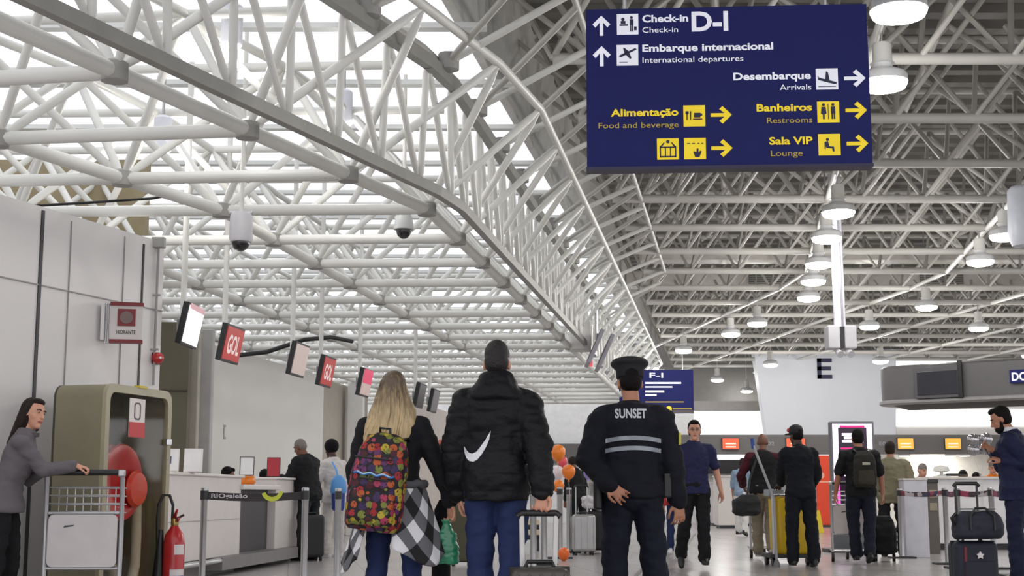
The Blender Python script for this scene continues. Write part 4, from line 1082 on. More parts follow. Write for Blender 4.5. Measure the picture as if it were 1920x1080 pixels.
MB().prism([(.035 * cos(R(90 + i * 36)) * (1 if i % 2 == 0 else .55) + .02, .40 + .035 * sin(R(90 + i * 36)) * (1 if i % 2 == 0 else .55)) for i in range(10)], -.138, -.12).build('badge', LW, ns)
MB().box((-.10, -.122, .28), (.024, .01, .38)).build('red_piping', mat('piping_red', (110, 30, 44), .5), ns, bevel=.004)
MB().box((.02, -.126, .22), (.26, .016, .26)).build('front_pocket', NAVYC, ns, bevel=.01)
zt = .515 + .014
t = thing('duffel_bag', 'dark navy duffel bag lying on top of the navy suitcase', 'bag', (q.x + .03, 11.93, zt))
mb = MB(); L = .60
mb.rings([((-.0, 0, .02), .19, .10), ((0, 0, .05), .212, .125), ((0, 0, .13), .215, .13), ((0, 0, .21), .195, .115), ((0, 0, .255), .14, .08)], 28, power=3.2)
me = remeshed(mb, .012, 3, .010, 7)
mn = min(v.co.z for v in me.vertices)
for v in me.vertices: v.co.z -= mn
mesh_obj('bag_body', me, NAVYC, t)
MB().tube([(-.10, -.13, .08), (-.10, -.13, .20), (-.04, -.08, .265), (.04, -.08, .265), (.10, -.13, .20), (.10, -.13, .08)], .010, 8).build('strap', BLACK, t, smooth=70)
MB().tube([(-.15, -.02, .256), (.15, -.02, .256)], .007, 6).build('zip', STEEL, t)
MB().tube([(-.21, -.04, .12), (-.235, -.05, .18), (-.19, -.04, .22)], .014, 8).build('side_strap', BLACK, t)
# grey case of the man in the puffer jacket
q = at(1012, 1060, 8.05)
GC = mat('grey_shell', (74, 70, 66), .4)
ph = at(1012, 1063, 8.05).z - .05
nk = suitcase((q.x, 8.05, 0), R(4), .34, .23, ph, GC, 'dark grey ribbed suitcase pulled by the man in the puffer jacket', ribs=5, base=.05)
hm_ = mat('handle_white', (214, 212, 210), .35, metal=.2)
top = at(1020, 964, 8.05).z
for sx in (-.10, .10): MB().tube([(sx * .92, .07, ph + .03), (sx, .05, top - .01)], .016, 10).build('telescopic_tube', hm_, nk, smooth=60)
MB().tube([(-.125, .05, top - .015), (-.1, .05, top + .005), (.1, .05, top + .005), (.125, .05, top - .015)], .02, 10).build('grip', BLACK, nk, smooth=60)
# others
q = at(1093, 985, 21.5); suitcase((q.x, 21.5, 0), R(10), .36, .24, .56, mat('silver_shell', (176, 176, 176), .3, metal=.5), 'silver ribbed suitcase with raised handle left of the guard', handle=.42, ribs=4)
q = at(865, 1000, 18.2); suitcase((q.x, 18.2, 0), R(-4), .30, .22, .74, mat('olive_shell', (70, 68, 44), .6), 'olive suitcase standing behind the green bag', ribs=0)
q = at(1122, 955, 21.9); suitcase((q.x, 22.1, 0), R(-4), .5, .3, .6, mat('black_shell', (30, 29, 30), .55), 'black suitcase under the pale sacks left of the guard')
t = thing('plastic_sack', 'crumpled pale plastic sack lying on the black suitcase', 'bag', (q.x - .02, 22.1, .651))
mb = MB(); mb.ball((0, 0, .10), (.24, .14, .11), 18); mb.ball((.10, .02, .2), (.12, .1, .12), 14); mb.ball((-.14, 0, .13), (.1, .1, .1), 14)
me = remeshed(mb, .014, 2, .03, 9); mn = min(v.co.z for v in me.vertices)
for v in me.vertices: v.co.z -= mn
mesh_obj('sack', me, mat('sack_white', (206, 204, 208), .4), t)
MB().tube([(.10, .02, .28), (.13, .03, .34), (.17, .02, .36)], [.03, .02, .03], 10).build('knot', mat('sack_white', (206, 204, 208), .4), t, smooth=60)
q = at(1590, 1000, 22.0)
q = at(589, 1010, 19.9); suitcase((q.x, 19.55, 0), R(30), .34, .24, .58, mat('black_shell', (30, 29, 30), .55), 'black suitcase at the feet of the man in black at the desk')

# ------------------------------------------------------------------ luggage trolleys
def trolley(loc, rz, label):
    t = thing('luggage_trolley', label, 'luggage trolley', loc, rz, group='luggage trolleys')
    G = mat('trolley_grey', (176, 176, 178), .3, metal=.7)
    for sx in (-1, 1): MB().tube([(sx * .27, .0, .10), (sx * .275, .0, .6), (sx * .275, -.02, 1.02), (sx * .275, -.05, 1.07)], .018, 10).build('side_post', G, t, smooth=60)
    MB().tube([(-.29, -.06, 1.065), (.29, -.06, 1.065)], .022, 12).build('push_bar', BLACK, t, smooth=60)
    for sx in (-1, 1): MB().box((sx * .275, -.05, 1.06), (.045, .07, .05)).build('end_cap', G, t, bevel=.01)
    b = MB()
    for z_ in (.78, .84, .90, .96): b.tube([(-.26, .0, z_), (-.26, .2, z_ - .01), (.26, .2, z_ - .01), (.26, .0, z_)], .005, 6); b.tube([(-.26, .0, z_), (.26, .0, z_)], .005, 6)
    for i in range(9): b.tube([(-.24 + .06 * i, .2, .76), (-.24 + .06 * i, .2, .96)], .004, 5)
    b.build('wire_basket', G, t)
    P = rrect(-.25, .38, .25, .76, .04)
    MB().prism(P, -.025, -.005).build('panel', mat('trolley_panel', (198, 192, 192), .4), t)
    MB().prism([(-.14, .665), (-.07, .675), (-.06, .685), (-.13, .68)], -.028, -.024).build('panel_mark', DARK, t)
    for z_ in (.37, .77): MB().tube([(-.27, 0, z_), (.27, 0, z_)], .013, 8).build('cross_bar', G, t, smooth=60)
    f = MB(); f.tube([(-.27, 0, .14), (-.22, .85, .13), (.22, .85, .13), (.27, 0, .14)], .016, 8)
    for i in range(4): f.tube([(-.25 + .0 * i, .15 + .2 * i, .138), (.25, .15 + .2 * i, .138)], .011, 6)
    f.build('deck', G, t, smooth=60)
    for x, y in ((-.27, .02), (.27, .02), (0, .8)):
        w_ = MB().tube([(x - .018, y, .07), (x + .018, y, .07)], .07, 18).build('wheel', BLACK, t, smooth=40)
        MB().tube([(x - .02, y, .07), (x + .02, y, .07)], .03, 12).build('hub', STEEL, w_, smooth=40)
    return t
q = at(156, 1000, 10.35); trolley((q.x, 10.35, 0), R(3), 'grey luggage trolley with pale panel held by the woman in the grey sweater')
q = at(1442, 1000, 20.4); trolley((q.x, 20.35, 0), R(-4), 'luggage trolley pushed by the man in the maroon sleeves')
q = at(1598, 1000, 19.3); trolley((q.x, 19.3, 0), R(-8), 'luggage trolley pushed by the man with the dark backpack')
# yellow cleaning cart with mop
q = at(1484, 1000, 18.2)
t = thing('cleaning_cart', 'yellow cleaning cart pushed by the man in the dark cap', 'cart', (q.x, 18.3, 0), R(3))
YL = mat('cart_yellow', (224, 184, 26), .4)
s_ = MB().rings([((0, 0, .16), .21, .2), ((0, 0, .22), .235, .22), ((0, 0, .85), .245, .23), ((0, 0, .88), .2, .2)], 28, power=5).build('yellow_bag', YL, t, smooth=50)
MB().box((.0, 0, .13), (.66, .5, .05)).build('platform', DARK, t, bevel=.01)
for x, y in ((-.27, -.18), (.27, -.18), (-.27, .18), (.27, .18)): MB().tube([(x - .02, y, .055), (x + .02, y, .055)], .055, 16).build('wheel', BLACK, t, smooth=40)
for x in (-.27, .27): MB().tube([(x, -.2, .15), (x, -.2, .9)], .016, 8).build('upright', STEEL, t, smooth=60)
MB().tube([(-.27, -.2, .9), (.27, -.2, .9)], .018, 8).build('push_rail', STEEL, t, smooth=60)
MB().box((-.20, .0, .93), (.2, .3, .09)).build('grey_tray', mat('tray_grey', (150, 156, 160), .5), t, bevel=.015)
MB().tube([(.2, .25, .16), (.27, .25, .9)], .02, 8).build('broom_stick', mat('stick_yellow', (226, 190, 40), .5), t, smooth=60)
m0, m1 = at(1456, 1038, 18.0), at(1411, 832, 18.2)
t = thing('mop', 'long pale mop handle with blue tip leaning against the yellow cart', 'mop', (m0.x, 18.0, 0))
MB().tube([(0, 0, .03), (.0, .06, .85), (m1.x - m0.x, .2, m1.z)], .017, 10).build('handle', mat('mop_grey', (172, 172, 176), .4), t, smooth=60)
MB().tube([(m1.x - m0.x + .008, .2, m1.z - .07), (m1.x - m0.x - .006, .2, m1.z + .07)], .024, 10).build('blue_tip', mat('mop_blue', (50, 80, 160), .5), t, smooth=60)
MB().rings([((0, 0, .0), .04, .13), ((0, 0, .04), .035, .12), ((0, 0, .09), .02, .02)], 16).build('mop_head', mat('mop_strings', (120, 120, 124), .8), t, smooth=60)
# dark lines in the floor
for i, dx in enumerate((0, .16, .32)):
    p0, p1 = V((.72 + dx, 11.5, .003)), V((.72 + dx, 11.5, .003)) + uB * 22
    struct(MB().box(((p0.x + p1.x) / 2, (p0.y + p1.y) / 2, .003), (.05, 22, .006), rz=-R(8.6)).build('trim_%d' % (13 + i), mat('floor_strip', (120, 116, 114), .5)))
# ------------------------------------------------------------------ extra pendant lamps added to brighten the hall's right side and the island wall
for n_, (x, y) in enumerate(((10.5, 13), (11.5, 18.5), (11.8, 24), (11.5, 30), (10, 37.5), (13.5, 36), (7.2, 38.5))):
    o = copy_tree(pl); o.location = (x, y, 4.5); o['label'] = 'extra pendant lamp added to light the right of the hall, %s from the camera' % ORD[n_]
    lamp('lamp_light', 'POINT', (x, y, 4.38), 60 if n_ < 4 else 150, (1, .98, .95), .12)

# ------------------------------------------------------------------ people
SKIN = mat('skin_light', (205, 150, 125), .5, var=.04)
SKINT = mat('skin_tan', (176, 122, 96), .5, var=.04)
SKINB = mat('skin_brown', (112, 72, 54), .5, var=.04)
SKIND = mat('skin_dark', (70, 46, 36), .45, var=.04)
HBLACK = mat('hair_black', (18, 15, 14), .65, bump=.5, bscale=90, spec=.15)
HBROWN = mat('hair_brown', (38, 28, 24), .6, bump=.5, bscale=70, spec=.2)
HGREY = mat('hair_grey', (120, 112, 106), .6, bump=.5, bscale=90)
EYEW = mat('eye_white', (170, 158, 150), .4)
EYED = mat('eye_dark', (26, 20, 18), .25)
LIPS = mat('lips', (168, 92, 84), .45)
def cloth(name, rgb, rough=.8): return mat('cloth_' + name, rgb, rough, var=.10, scale=5, bump=.25, bscale=220, spec=.25)

def loftM(mb, rings, seg=22, power=2.2):
    vs = []; fs = []; n = len(rings)
    for M_, rx, ry in rings:
        for k in range(seg):
            q = 2 * pi * k / seg; a, b = cos(q), sin(q)
            a = math.copysign(abs(a) ** (2 / power), a); b = math.copysign(abs(b) ** (2 / power), b)
            vs.append(M_ @ V((rx * a, ry * b, 0)))
    for i in range(n - 1):
        for k in range(seg):
            k2 = (k + 1) % seg; fs.append((i * seg + k, i * seg + k2, (i + 1) * seg + k2, (i + 1) * seg + k))
    fs.append(tuple(reversed(range(seg)))); fs.append(tuple(range((n - 1) * seg, n * seg)))
    return mb.add(vs, fs)
TORSO = [(.84, .150, .105, 0), (.92, .168, .118, -.008), (1.0, .155, .108, -.005), (1.08, .145, .098, .005), (1.18, .152, .106, .008), (1.28, .170, .116, .005), (1.35, .176, .110, -.003), (1.40, .152, .092, -.010), (1.44, .105, .075, -.014), (1.475, .070, .062, -.015)]
FTORSO = [(.84, .160, .112, 0), (.92, .172, .120, -.012), (1.0, .150, .104, -.006), (1.08, .126, .088, .004), (1.18, .134, .096, .008), (1.28, .150, .116, .012), (1.35, .152, .098, -.002), (1.40, .132, .082, -.010), (1.44, .085, .066, -.014), (1.475, .058, .054, -.015)]

class Body:
    def __init__(s, label, loc, rz, H=1.75, lean=0, roll=0, twist=0, head=(0, 0, 0), armL=None, armR=None, legL=None, legR=None, fem=False, wide=1.0, belly=0.0,
                 skin=None, voxel=.011, face=True, group=None, sink=None, shz=1.385):
        s.root = thing('person', label, 'person', loc, rz, group)
        s.k = k = H / 1.75; s.vox = voxel; s.fem = fem; s.wide = wide; s.belly = belly; s.skin = skin or SKIN
        s.seed = random.random() * 40
        s.lean, s.roll, s.twist = R(lean), R(roll), R(twist)
        s.sw = (.165 if fem else .188) * wide
        dirs = lambda d: V(d).normalized()
        s.leg = {}
        for sd, L_, sg in (('L', legL, -1), ('R', legR, 1)):
            L_ = L_ or ((sg * .06, .02, -1), (sg * .01, -.02, -1), 0, sg * 8)
            hp = V((sg * .092 * wide, 0, .93)); kn = hp + dirs(L_[0]) * .43; an = kn + dirs(L_[1]) * .42
            s.leg[sd] = (hp, kn, an, R(L_[2]), R(-L_[3]), sg)
        mz = 9                                     # drop to the floor
        for sd in 'LR':
            F_ = s.footM(sd)
            for p in ((0, .19, -.088), (0, -.07, -.088)): mz = min(mz, (F_ @ V(p)).z)
        s.dz = -mz if sink is None else sink
        s.G = Matrix.Scale(k, 4) @ Matrix.Translation((0, 0, s.dz))
        s.arm = {}
        for sd, A, sg in (('L', armL, -1), ('R', armR, 1)):
            A = A or ((sg * .16, .0, -1), (sg * .04, .18, -1))
            sh = s.S(shz) @ V((sg * s.sw, -.012, 0))
            if A[0] == 'ik':                       # reach a place in the hall
                tgt = s.G.inverted() @ (Matrix.Rotation(-rz, 4, 'Z') @ (V(A[1]) - V(loc)))
                d = tgt - sh; D = min(d.length, .53); d.normalize(); tgt = sh + d * D
                a1, a2 = .285, .25; x = (a1 * a1 - a2 * a2 + D * D) / (2 * D); hgt = sqrt(max(0, a1 * a1 - x * x))
                pole = V(A[2]); pole = (pole - d * pole.dot(d)).normalized()
                el = sh + d * x + pole * hgt; wr = tgt
                A = (el - sh, wr - el) + tuple(A[3:])
            el = sh + dirs(A[0]) * .285; wr = el + dirs(A[1]) * .25
            hd = dirs(A[2]) if len(A) > 2 and A[2] else dirs(A[1])
            pn = dirs(A[3]) if len(A) > 3 and A[3] else V((-sg, 0, 0))
            cu = A[4] if len(A) > 4 else 28
            s.arm[sd] = (sh, el, wr, hd, pn, cu, sg)
        s.Hd = Matrix.Translation(s.S(1.47) @ V((0, 0, 0))) @ s.S(1.47).to_3x3().to_4x4() @ Euler((R(-head[0]), R(head[1]), R(head[2])), 'XYZ').to_matrix().to_4x4() @ Matrix.Translation((0, .022, .150))
        s.face = face
        s.make_body()
    def S(s, z):                                   # frame of the spine at height z
        f = max(0, min(1, (z - .93) / .32))
        piv = Matrix.Translation((0, 0, .93))
        return piv @ Euler((-s.lean * f, s.roll * f, s.twist * f), 'XYZ').to_matrix().to_4x4() @ Matrix.Translation((0, 0, z - .93))
    def footM(s, sd):
        hp, kn, an, pit, yaw, sg = s.leg[sd]
        return Matrix.Translation(an) @ Matrix.Rotation(yaw, 4, 'Z') @ Matrix.Rotation(pit, 4, 'X')
    def fin(s, mb): mb.v = [tuple(s.G @ V(p)) for p in mb.v]; return mb
    def torso(s, mb, infl, z0=None, z1=None, extra=None):
        T = FTORSO if s.fem else TORSO; rings = []
        def ring(z):
            for (a, b) in zip(T, T[1:]):
                if a[0] <= z <= b[0]:
                    t = (z - a[0]) / (b[0] - a[0]); return [a[i] + (b[i] - a[i]) * t for i in range(4)]
            return list(T[0] if z < T[0][0] else T[-1])
        zs = [r[0] for r in T]
        z0 = z0 if z0 is not None else zs[0]; z1 = z1 or zs[-1]
        zz = [z0] + [z for z in zs if z0 < z < z1] + [z1]
        for z in zz:
            r = ring(z); b = s.belly * max(0, 1 - abs(z - 1.06) / .22)
            e = extra(z) if extra else 0
            rings.append((s.S(z) @ Matrix.Translation((0, r[3] + b * .5, 0)), (r[1]) * s.wide + infl + e + b * .4, r[2] + infl * .9 + e + b * .6))
        return loftM(mb, rings)
    def make_body(s):
        mb = MB(); s.torso(mb, -.006)
        for sd in 'LR':
            sh, el, wr, hd, pn, cu, sg = s.arm[sd]
            th = .9 if s.fem else 1.0
            mb.capsule(sh, .056 * th, el, .042 * th, 12); mb.capsule(el, .041 * th, el.lerp(wr, .3), .041 * th, 12); mb.capsule(el.lerp(wr, .25), .041 * th, wr, .028 * th, 12)
            s.hand(mb, wr, hd, pn, cu, sg)
            hp, kn, an, pit, yaw, sg = s.leg[sd]
            mb.capsule(hp, .082, kn, .056, 12); mb.capsule(kn, .055, kn.lerp(an, .35), .054, 12); mb.capsule(kn.lerp(an, .3), .054, an, .038, 12)
            F_ = s.footM(sd); mb.capsule(F_ @ V((0, -.02, -.04)), .035, F_ @ V((0, .13, -.055)), .026, 10)
        h = MB()
        j = .92 if s.fem else 1.0
        h.ball((0, -.010, .022), (.073, .092, .103), 20); h.ball((0, .026, -.042), (.056 * j, .064, .082), 18); h.ball((0, .060, -.100), (.028 * j, .028, .022), 12)
        h.capsule((0, .084, .012), .009, (0, .103, -.030), .013, 10); h.capsule((-.03, .073, .026), .013, (.03, .073, .026), .013, 8)
        for sg in (-1, 1):
            h.ball((sg * .075, -.008, -.012), (.010, .02, .031), 10); h.ball((sg * .034, .052, -.03), (.024, .024, .026), 10)
        h.capsule((0, -.032, -.175), .060 * j, (0, -.018, -.06), .052 * j, 14)
        mb.add([s.Hd @ V(p) for p in h.v], h.f)
        s.fin(mb); me = remeshed(mb, s.vox * s.k, 2); s.body = mesh_obj('body', me, s.skin, s.root)
        if s.face:
            M_ = s.G @ s.Hd
            for sg in (-1, 1):
                e = MB().ball((sg * .030, .0755, .006), (.011, .009, .0055), 12, M_).build('eye', EYEW, s.root, smooth=180)
                MB().ball((sg * .030, .083, .006), (.0058, .003, .0052), 10, M_).build('iris', EYED, e, smooth=180)
                MB().tube([(sg * .014, .088, .026), (sg * .032, .088, .031), (sg * .050, .074, .025)], .0045, 6, M_).build('eyebrow', HBLACK, s.root, smooth=60)
            MB().ball((0, .083, -.064), (.024, .012, .0095), 14, M_).build('lips', LIPS, s.root, smooth=180)
    def hand(s, mb, wr, d, n, cu, sg):
        n = (n - d * n.dot(d)).normalized(); t = d.cross(n).normalized() * 1.0
        # thumb side: right hand (sg=1), fingers along d, palm n -> thumb = n x d ; left mirrored
        t = (n.cross(d) if sg > 0 else d.cross(n)).normalized()
        B = Matrix((t, n, d)).transposed().to_4x4(); B.translation = wr
        z = .92 if s.fem else 1.0
        loftM(mb, [(B @ Matrix.Translation((0, 0, a * z)), rx * z, ry * z) for a, rx, ry in ((-.015, .026, .020), (.02, .034, .019), (.06, .042, .016), (.092, .041, .013), (.1, .03, .008))], 14, 2.6)
        for i, (x, L_) in enumerate(((.033, .072), (.0115, .080), (-.0115, .075), (-.033, .060))):
            p = V((x * 1.08, 0, .088)); a = R(cu * .5); sp = x * .16 / .033; pts = [p.copy()]
            for seg, fr in enumerate((.45, .32, .25)):
                dr = V((sp * (1 - seg * .3), sin(a), cos(a))).normalized()
                p = p + dr * (L_ * fr); pts.append(p.copy()); a += R(cu * (1.2 if seg == 0 else .9))
            for a_, b_, r0, r1 in ((0, 1, .0095, .009), (1, 2, .009, .0082), (2, 3, .0082, .007)):
                mb.capsule(B @ (pts[a_] * z), r0 * z, B @ (pts[b_] * z), r1 * z, 8)
        th = [V((.028, .008, .02)), V((.055, .018, .052)), V((.062, .030, .085)), V((.058, .040, .108))]
        for a_, r0, r1 in ((0, .014, .011), (1, .011, .010), (2, .0095, .008)): mb.capsule(B @ (th[a_] * z), r0 * z, B @ (th[a_ + 1] * z), r1 * z, 8)
    def top(s, name, m, infl=.02, hem=.86, sleeve=1.0, sl=.016, flare=0.0, wr=.012, vox=None, neck=1.475, quilt=0, add=None, arms='LR', collar=True, shoulder=0.0):
        mb = MB()
        s.torso(mb, infl, hem, neck, extra=lambda z: flare * max(0, (1.0 - z) / .2))
        for sd in arms:
            sh, el, w, hd, pn, cu, sg = s.arm[sd]
            th = .9 if s.fem else 1.0
            mb.capsule(s.S(1.395) @ V((sg * s.sw * .45, -.012, .0)), .062 * th + sl * .8, sh, .054 * th + sl + shoulder, 14)
            if sleeve > .5:
                mb.capsule(sh, .058 * th + sl + shoulder, el, .046 * th + sl, 14); e2 = el.lerp(w, (sleeve - .5) * 2)
                mb.capsule(el, .046 * th + sl, e2, .034 * th + sl, 14)
            else: mb.capsule(sh, .058 * th + sl, sh.lerp(el, sleeve * 2), .05 * th + sl, 14)
        if collar: loftM(mb, [(s.S(1.44) @ Matrix.Translation((0, -.012, 0)), .10, .085), (s.S(1.50) @ Matrix.Translation((0, -.012, 0)), .074, .072)], 16)
        if add: add(mb)
        s.fin(mb); me = remeshed(mb, (vox or s.vox * 1.1) * s.k, 3, wr * 1.35, 8.0, s.seed)
        if quilt:
            for v in me.vertices:
                ph = (v.co.z / quilt) % 1.0
                v.co += v.normal * (.012 * (abs(sin(pi * ph)) ** .5 - .6))
        return mesh_obj(name, me, m, s.root)
    def bottoms(s, name, m, infl=.014, length=1.0, waist=1.0, flare=.012, wr=.015):
        mb = MB(); s.torso(mb, infl, .84, waist)
        for sd in 'LR':
            hp, kn, an, pit, yaw, sg = s.leg[sd]
            mb.capsule(hp + V((0, -.005, -.02)), .092 + infl * .6, kn, .060 + infl, 14)
            e = kn.lerp(an, max(.05, (length - .5) * 2)) if length > .5 else kn
            mb.capsule(kn, .060 + infl, e, .044 + infl + flare, 14)
        mb.ball((0, -.03, .87), (.12 * s.wide, .09 + infl, .08), 14)
        s.fin(mb); me = remeshed(mb, s.vox * 1.15 * s.k, 3, wr, 7.0, s.seed + 9)
        return mesh_obj(name, me, m, s.root)
    def shoes(s, m, sole=None):
        for sd in 'LR':
            F_ = s.G @ s.footM(sd)
            o = MB().rings([((0, .055, -.085), .040, .125), ((0, .055, -.06), .045, .132), ((0, .045, -.035), .044, .118), ((0, .012, -.005), .041, .075), ((0, -.008, .03), .042, .052), ((0, -.01, .05), .040, .048)], 20, F_, 2.4).build('shoe', m, s.root, smooth=60)
            if sole: MB().rings([((0, .057, -.090), .044, .130), ((0, .057, -.066), .047, .136)], 20, F_, 2.4).build('sole', sole, o, smooth=40)
    def hair(s, m, style='short', add=None, top=0.0):
        h = MB()
        if style == 'short':
            h.ball((0, -.034, .040 + top), (.083, .092, .098), 20); h.ball((0, -.042, -.005), (.081, .074, .084), 18); h.ball((0, .034, .098 + top), (.058, .046, .034), 14)
        elif style == 'fade':
            h.ball((0, -.012, .046 + top), (.076, .093, .090), 20); h.ball((0, -.030, .006), (.0755, .078, .080), 18)
        elif style == 'afro': h.ball((0, -.02, .045), (.11, .115, .115), 20)
        elif style == 'long':
            h.ball((0, -.034, .038), (.085, .092, .100), 20); h.ball((0, .030, .096), (.056, .046, .032), 14)
        if add: add(h)
        M_ = s.G @ s.Hd; h.v = [tuple(M_ @ V(p)) for p in h.v]
        me = remeshed(h, max(.007, s.vox * .8), 2, .002, 30, s.seed)
        return mesh_obj('hair', me, m, s.root)
    def W(s, p): return s.root.matrix_world @ p

def project(target, verts, faces, name, m, parent, axis=(0, 1, 0), off=.004, start=-1.5):
    """lay a flat figure (local x,z) on the back of a garment"""
    me = target.data; bvh = BVHTree.FromPolygons([v.co.copy() for v in me.vertices], [tuple(p.vertices) for p in me.polygons])
    ax = V(axis).normalized(); out = []; ok = []
    for x, z in verts:
        # shoot forward (+y) from behind
        hit = bvh.ray_cast(V((x, start, z)), ax)
        if hit[0] is None: out.append(V((x, -.2, z)))
        else: out.append(hit[0] - ax * off)
    mb = MB(); mb.add(out, faces)
    o = mb.build(name, m, parent)
    so = o.modifiers.new('thick', 'SOLIDIFY'); so.thickness = .003; so.offset = 0
    return o
def subdivide2d(vs, fs, maxlen):
    import bmesh
    bm = bmesh.new(); bv = [bm.verts.new((x, 0, z)) for x, z in vs]
    for f in fs:
        try: bm.faces.new([bv[i] for i in f])
        except ValueError: pass
    bmesh.ops.triangulate(bm, faces=bm.faces[:])
    for _ in range(4):
        ed = [e for e in bm.edges if e.calc_length() > maxlen]
        if not ed: break
        bmesh.ops.subdivide_edges(bm, edges=ed, cuts=1); bmesh.ops.triangulate(bm, faces=bm.faces[:])
    bm.verts.index_update()
    V2 = [(v.co.x, v.co.z) for v in bm.verts]; F2 = [tuple(v.index for v in f.verts) for f in bm.faces]
    bm.free(); return V2, F2
BLACKC = cloth('black', (24, 25, 28)); NAVYK = cloth('guard_navy', (19, 21, 30)); JEANS = cloth('jeans', (36, 48, 86)); DKPANT = cloth('charcoal', (26, 26, 30))
SHOEB = mat('shoe_black', (20, 19, 20), .4)
# ---- security guard seen from behind
GY = 9.0; q = at(1185, 900, GY)
g = Body('person in dark peaked cap and jacket reading SUNSET, left hand behind the back', (q.x, GY, 0), R(-2), 1.75, lean=2, head=(2, 0, 6), wide=1.0, shz=1.375,
         armL=((-.33, -.22, -.90), (.50, -.58, -.62), (.72, -.15, -.62), (-.1, -1, .1), 24), armR=((.26, -.03, -.95), (.14, .10, -.98), (.05, .05, -1), (-.5, .8, 0), 26),
         legL=((-.05, .02, -1), (-.02, -.02, -1), 0, 8), legR=((.10, .05, -1), (.02, -.1, -1), 0, 8), skin=SKINT, voxel=.0065)
jk = g.top('jacket', NAVYK, .045, .88, .97, .032, .0, .012, vox=.010, shoulder=.006)
g.bottoms('trousers', cloth('guard_trousers', (20, 24, 36)), .026)
g.shoes(SHOEB)
g.hair(HBLACK, 'fade')
M_ = g.G @ g.Hd
cap = MB().lathe([(.086, .03), (.090, .035), (.092, .085), (.112, .108), (.124, .120), (.125, .132), (.112, .148), (.07, .162), (.02, .168)], 32, M_ @ Matrix.Translation((0, -.012, 0)) @ Matrix.Rotation(R(-6), 4, 'X')).build('cap', mat('cap_black', (18, 19, 24), .7), g.root, smooth=50)
MB().rings([((0, .085, .046), .07, .05), ((0, .088, .036), .072, .055)], 20, M_).build('visor', BLACK, cap)
vs, fs = text_geo('SUNSET', .03)
a_, b_ = min(v.x for v in vs), max(v.x for v in vs)
def gx(px): return (px - 1185) / (2600 / 8.85)
def gz(py, Y=8.85): return at(1185, py, Y).z
V2, F2 = subdivide2d([((v.x - a_) / (b_ - a_) * (gx(1212) - gx(1153)) + gx(1153), gz(783) + v.y / .729 * (gz(765) - gz(783))) for v in vs], fs, .02)
REFW = mat('reflect_grey', (196, 200, 206), .4)
project(jk, V2, F2, 'lettering', REFW, jk)
for py in (826, 845):
    n = 28; P = []
    for i in range(n + 1):
        x = gx(1135 + 104 * i / n); arc = .018 * (1 - (2 * i / n - 1) ** 2)
        P += [(x, gz(py + 4) + arc), (x, gz(py - 4) + arc)]
    project(jk, P, [(2 * i, 2 * i + 2, 2 * i + 3, 2 * i + 1) for i in range(n)], 'reflective_stripe', mat('stripe_grey', (150, 158, 166), .4), jk)
sh = g.arm['R'][0].lerp(g.arm['R'][1], .45)
p_ = g.G @ (sh + V((.088, -.02, 0)))
MB().box(p_, (.012, .06, .08), rz=R(-10)).build('shoulder_patch', mat('patch_yellow', (196, 190, 60), .5), jk, bevel=.004)
MB().box(g.G @ V((.225, -.02, .955)), (.05, .08, .16)).build('holster_pouch', BLACK, g.root, bevel=.012)
MB().box(g.G @ V((-.22, -.03, .90)), (.06, .10, .20)).build('belt_pouch', BLACK, g.root, bevel=.02)

# ---- man in the black puffer jacket
NY = 8.3; q = at(930, 900, NY); NX = q.x; GRIP = V((nk.location.x, 8.10, top))
n_ = Body('person in black hooded puffer jacket with a white tick, pulling a grey suitcase', (q.x, NY, 0), R(-3), 1.775, lean=2, head=(4, 0, -4), shz=1.36, wide=.93,
          armL=((-.26, .02, -.96), (.10, .30, -.95), None, None, 40), armR=('ik', tuple(GRIP + V((.03, .02, .10))), (.6, -.7, 0), (-.12, -.1, -1), (-.3, -1, 0), 62),
          legL=((-.02, .10, -1), (.03, -.08, -1), 0, 5), legR=((.03, -.02, -1), (-.06, -.28, -1), -18, 5), skin=SKIN, voxel=.0065)
def hood(mb):
    loftM(mb, [(n_.S(1.36) @ Matrix.Translation((0, -.03, 0)), .14, .10), (n_.S(1.40) @ Matrix.Translation((0, -.06, 0)), .158, .125), (n_.S(1.46) @ Matrix.Translation((0, -.055, 0)), .142, .12), (n_.S(1.545) @ Matrix.Translation((0, -.03, 0)), .10, .10), (n_.S(1.56) @ Matrix.Translation((0, -.02, 0)), .08, .08)], 22)
pj = n_.top('puffer_jacket', mat('puffer_black', (15, 16, 20), .6, var=.08, bump=.25, bscale=60, spec=.25), .055, .81, .97, .036, .0, .012, vox=.010, quilt=.0, add=hood, shoulder=.010)
for v in pj.data.vertices:                      # stitched chambers on body and sleeves
    zz = v.co.z
    if zz < 1.40:
        ph = (zz / .115) % 1.0; d = min(ph, 1 - ph)
        v.co -= v.normal * (.006 * exp(-(d / .07) ** 2))
hd_ = n_
n_.bottoms('jeans', JEANS, .020)
n_.shoes(mat('shoe_white', (205, 205, 206), .5))
n_.hair(mat('hair_fade', (28, 24, 23), .55, bump=.5, bscale=120), 'fade', top=.008)
def nx(px): return (px - 930) / (2600 / 8.13)
def nz(py): return at(930, py, 8.13).z
SW_ = [(871, 836), (872, 848), (876, 858), (882, 864), (890, 865.5), (898, 861), (906, 851), (914, 838), (920, 824), (923, 807), (913, 824), (903, 838), (895, 847), (888, 850), (882, 849), (877, 845)]
V2, F2 = subdivide2d([(nx(x), nz(y)) for x, y in SW_], [tuple(range(len(SW_)))], .02)
project(pj, V2, F2, 'white_tick', mat('tick_white', (222, 222, 226), .5), pj)

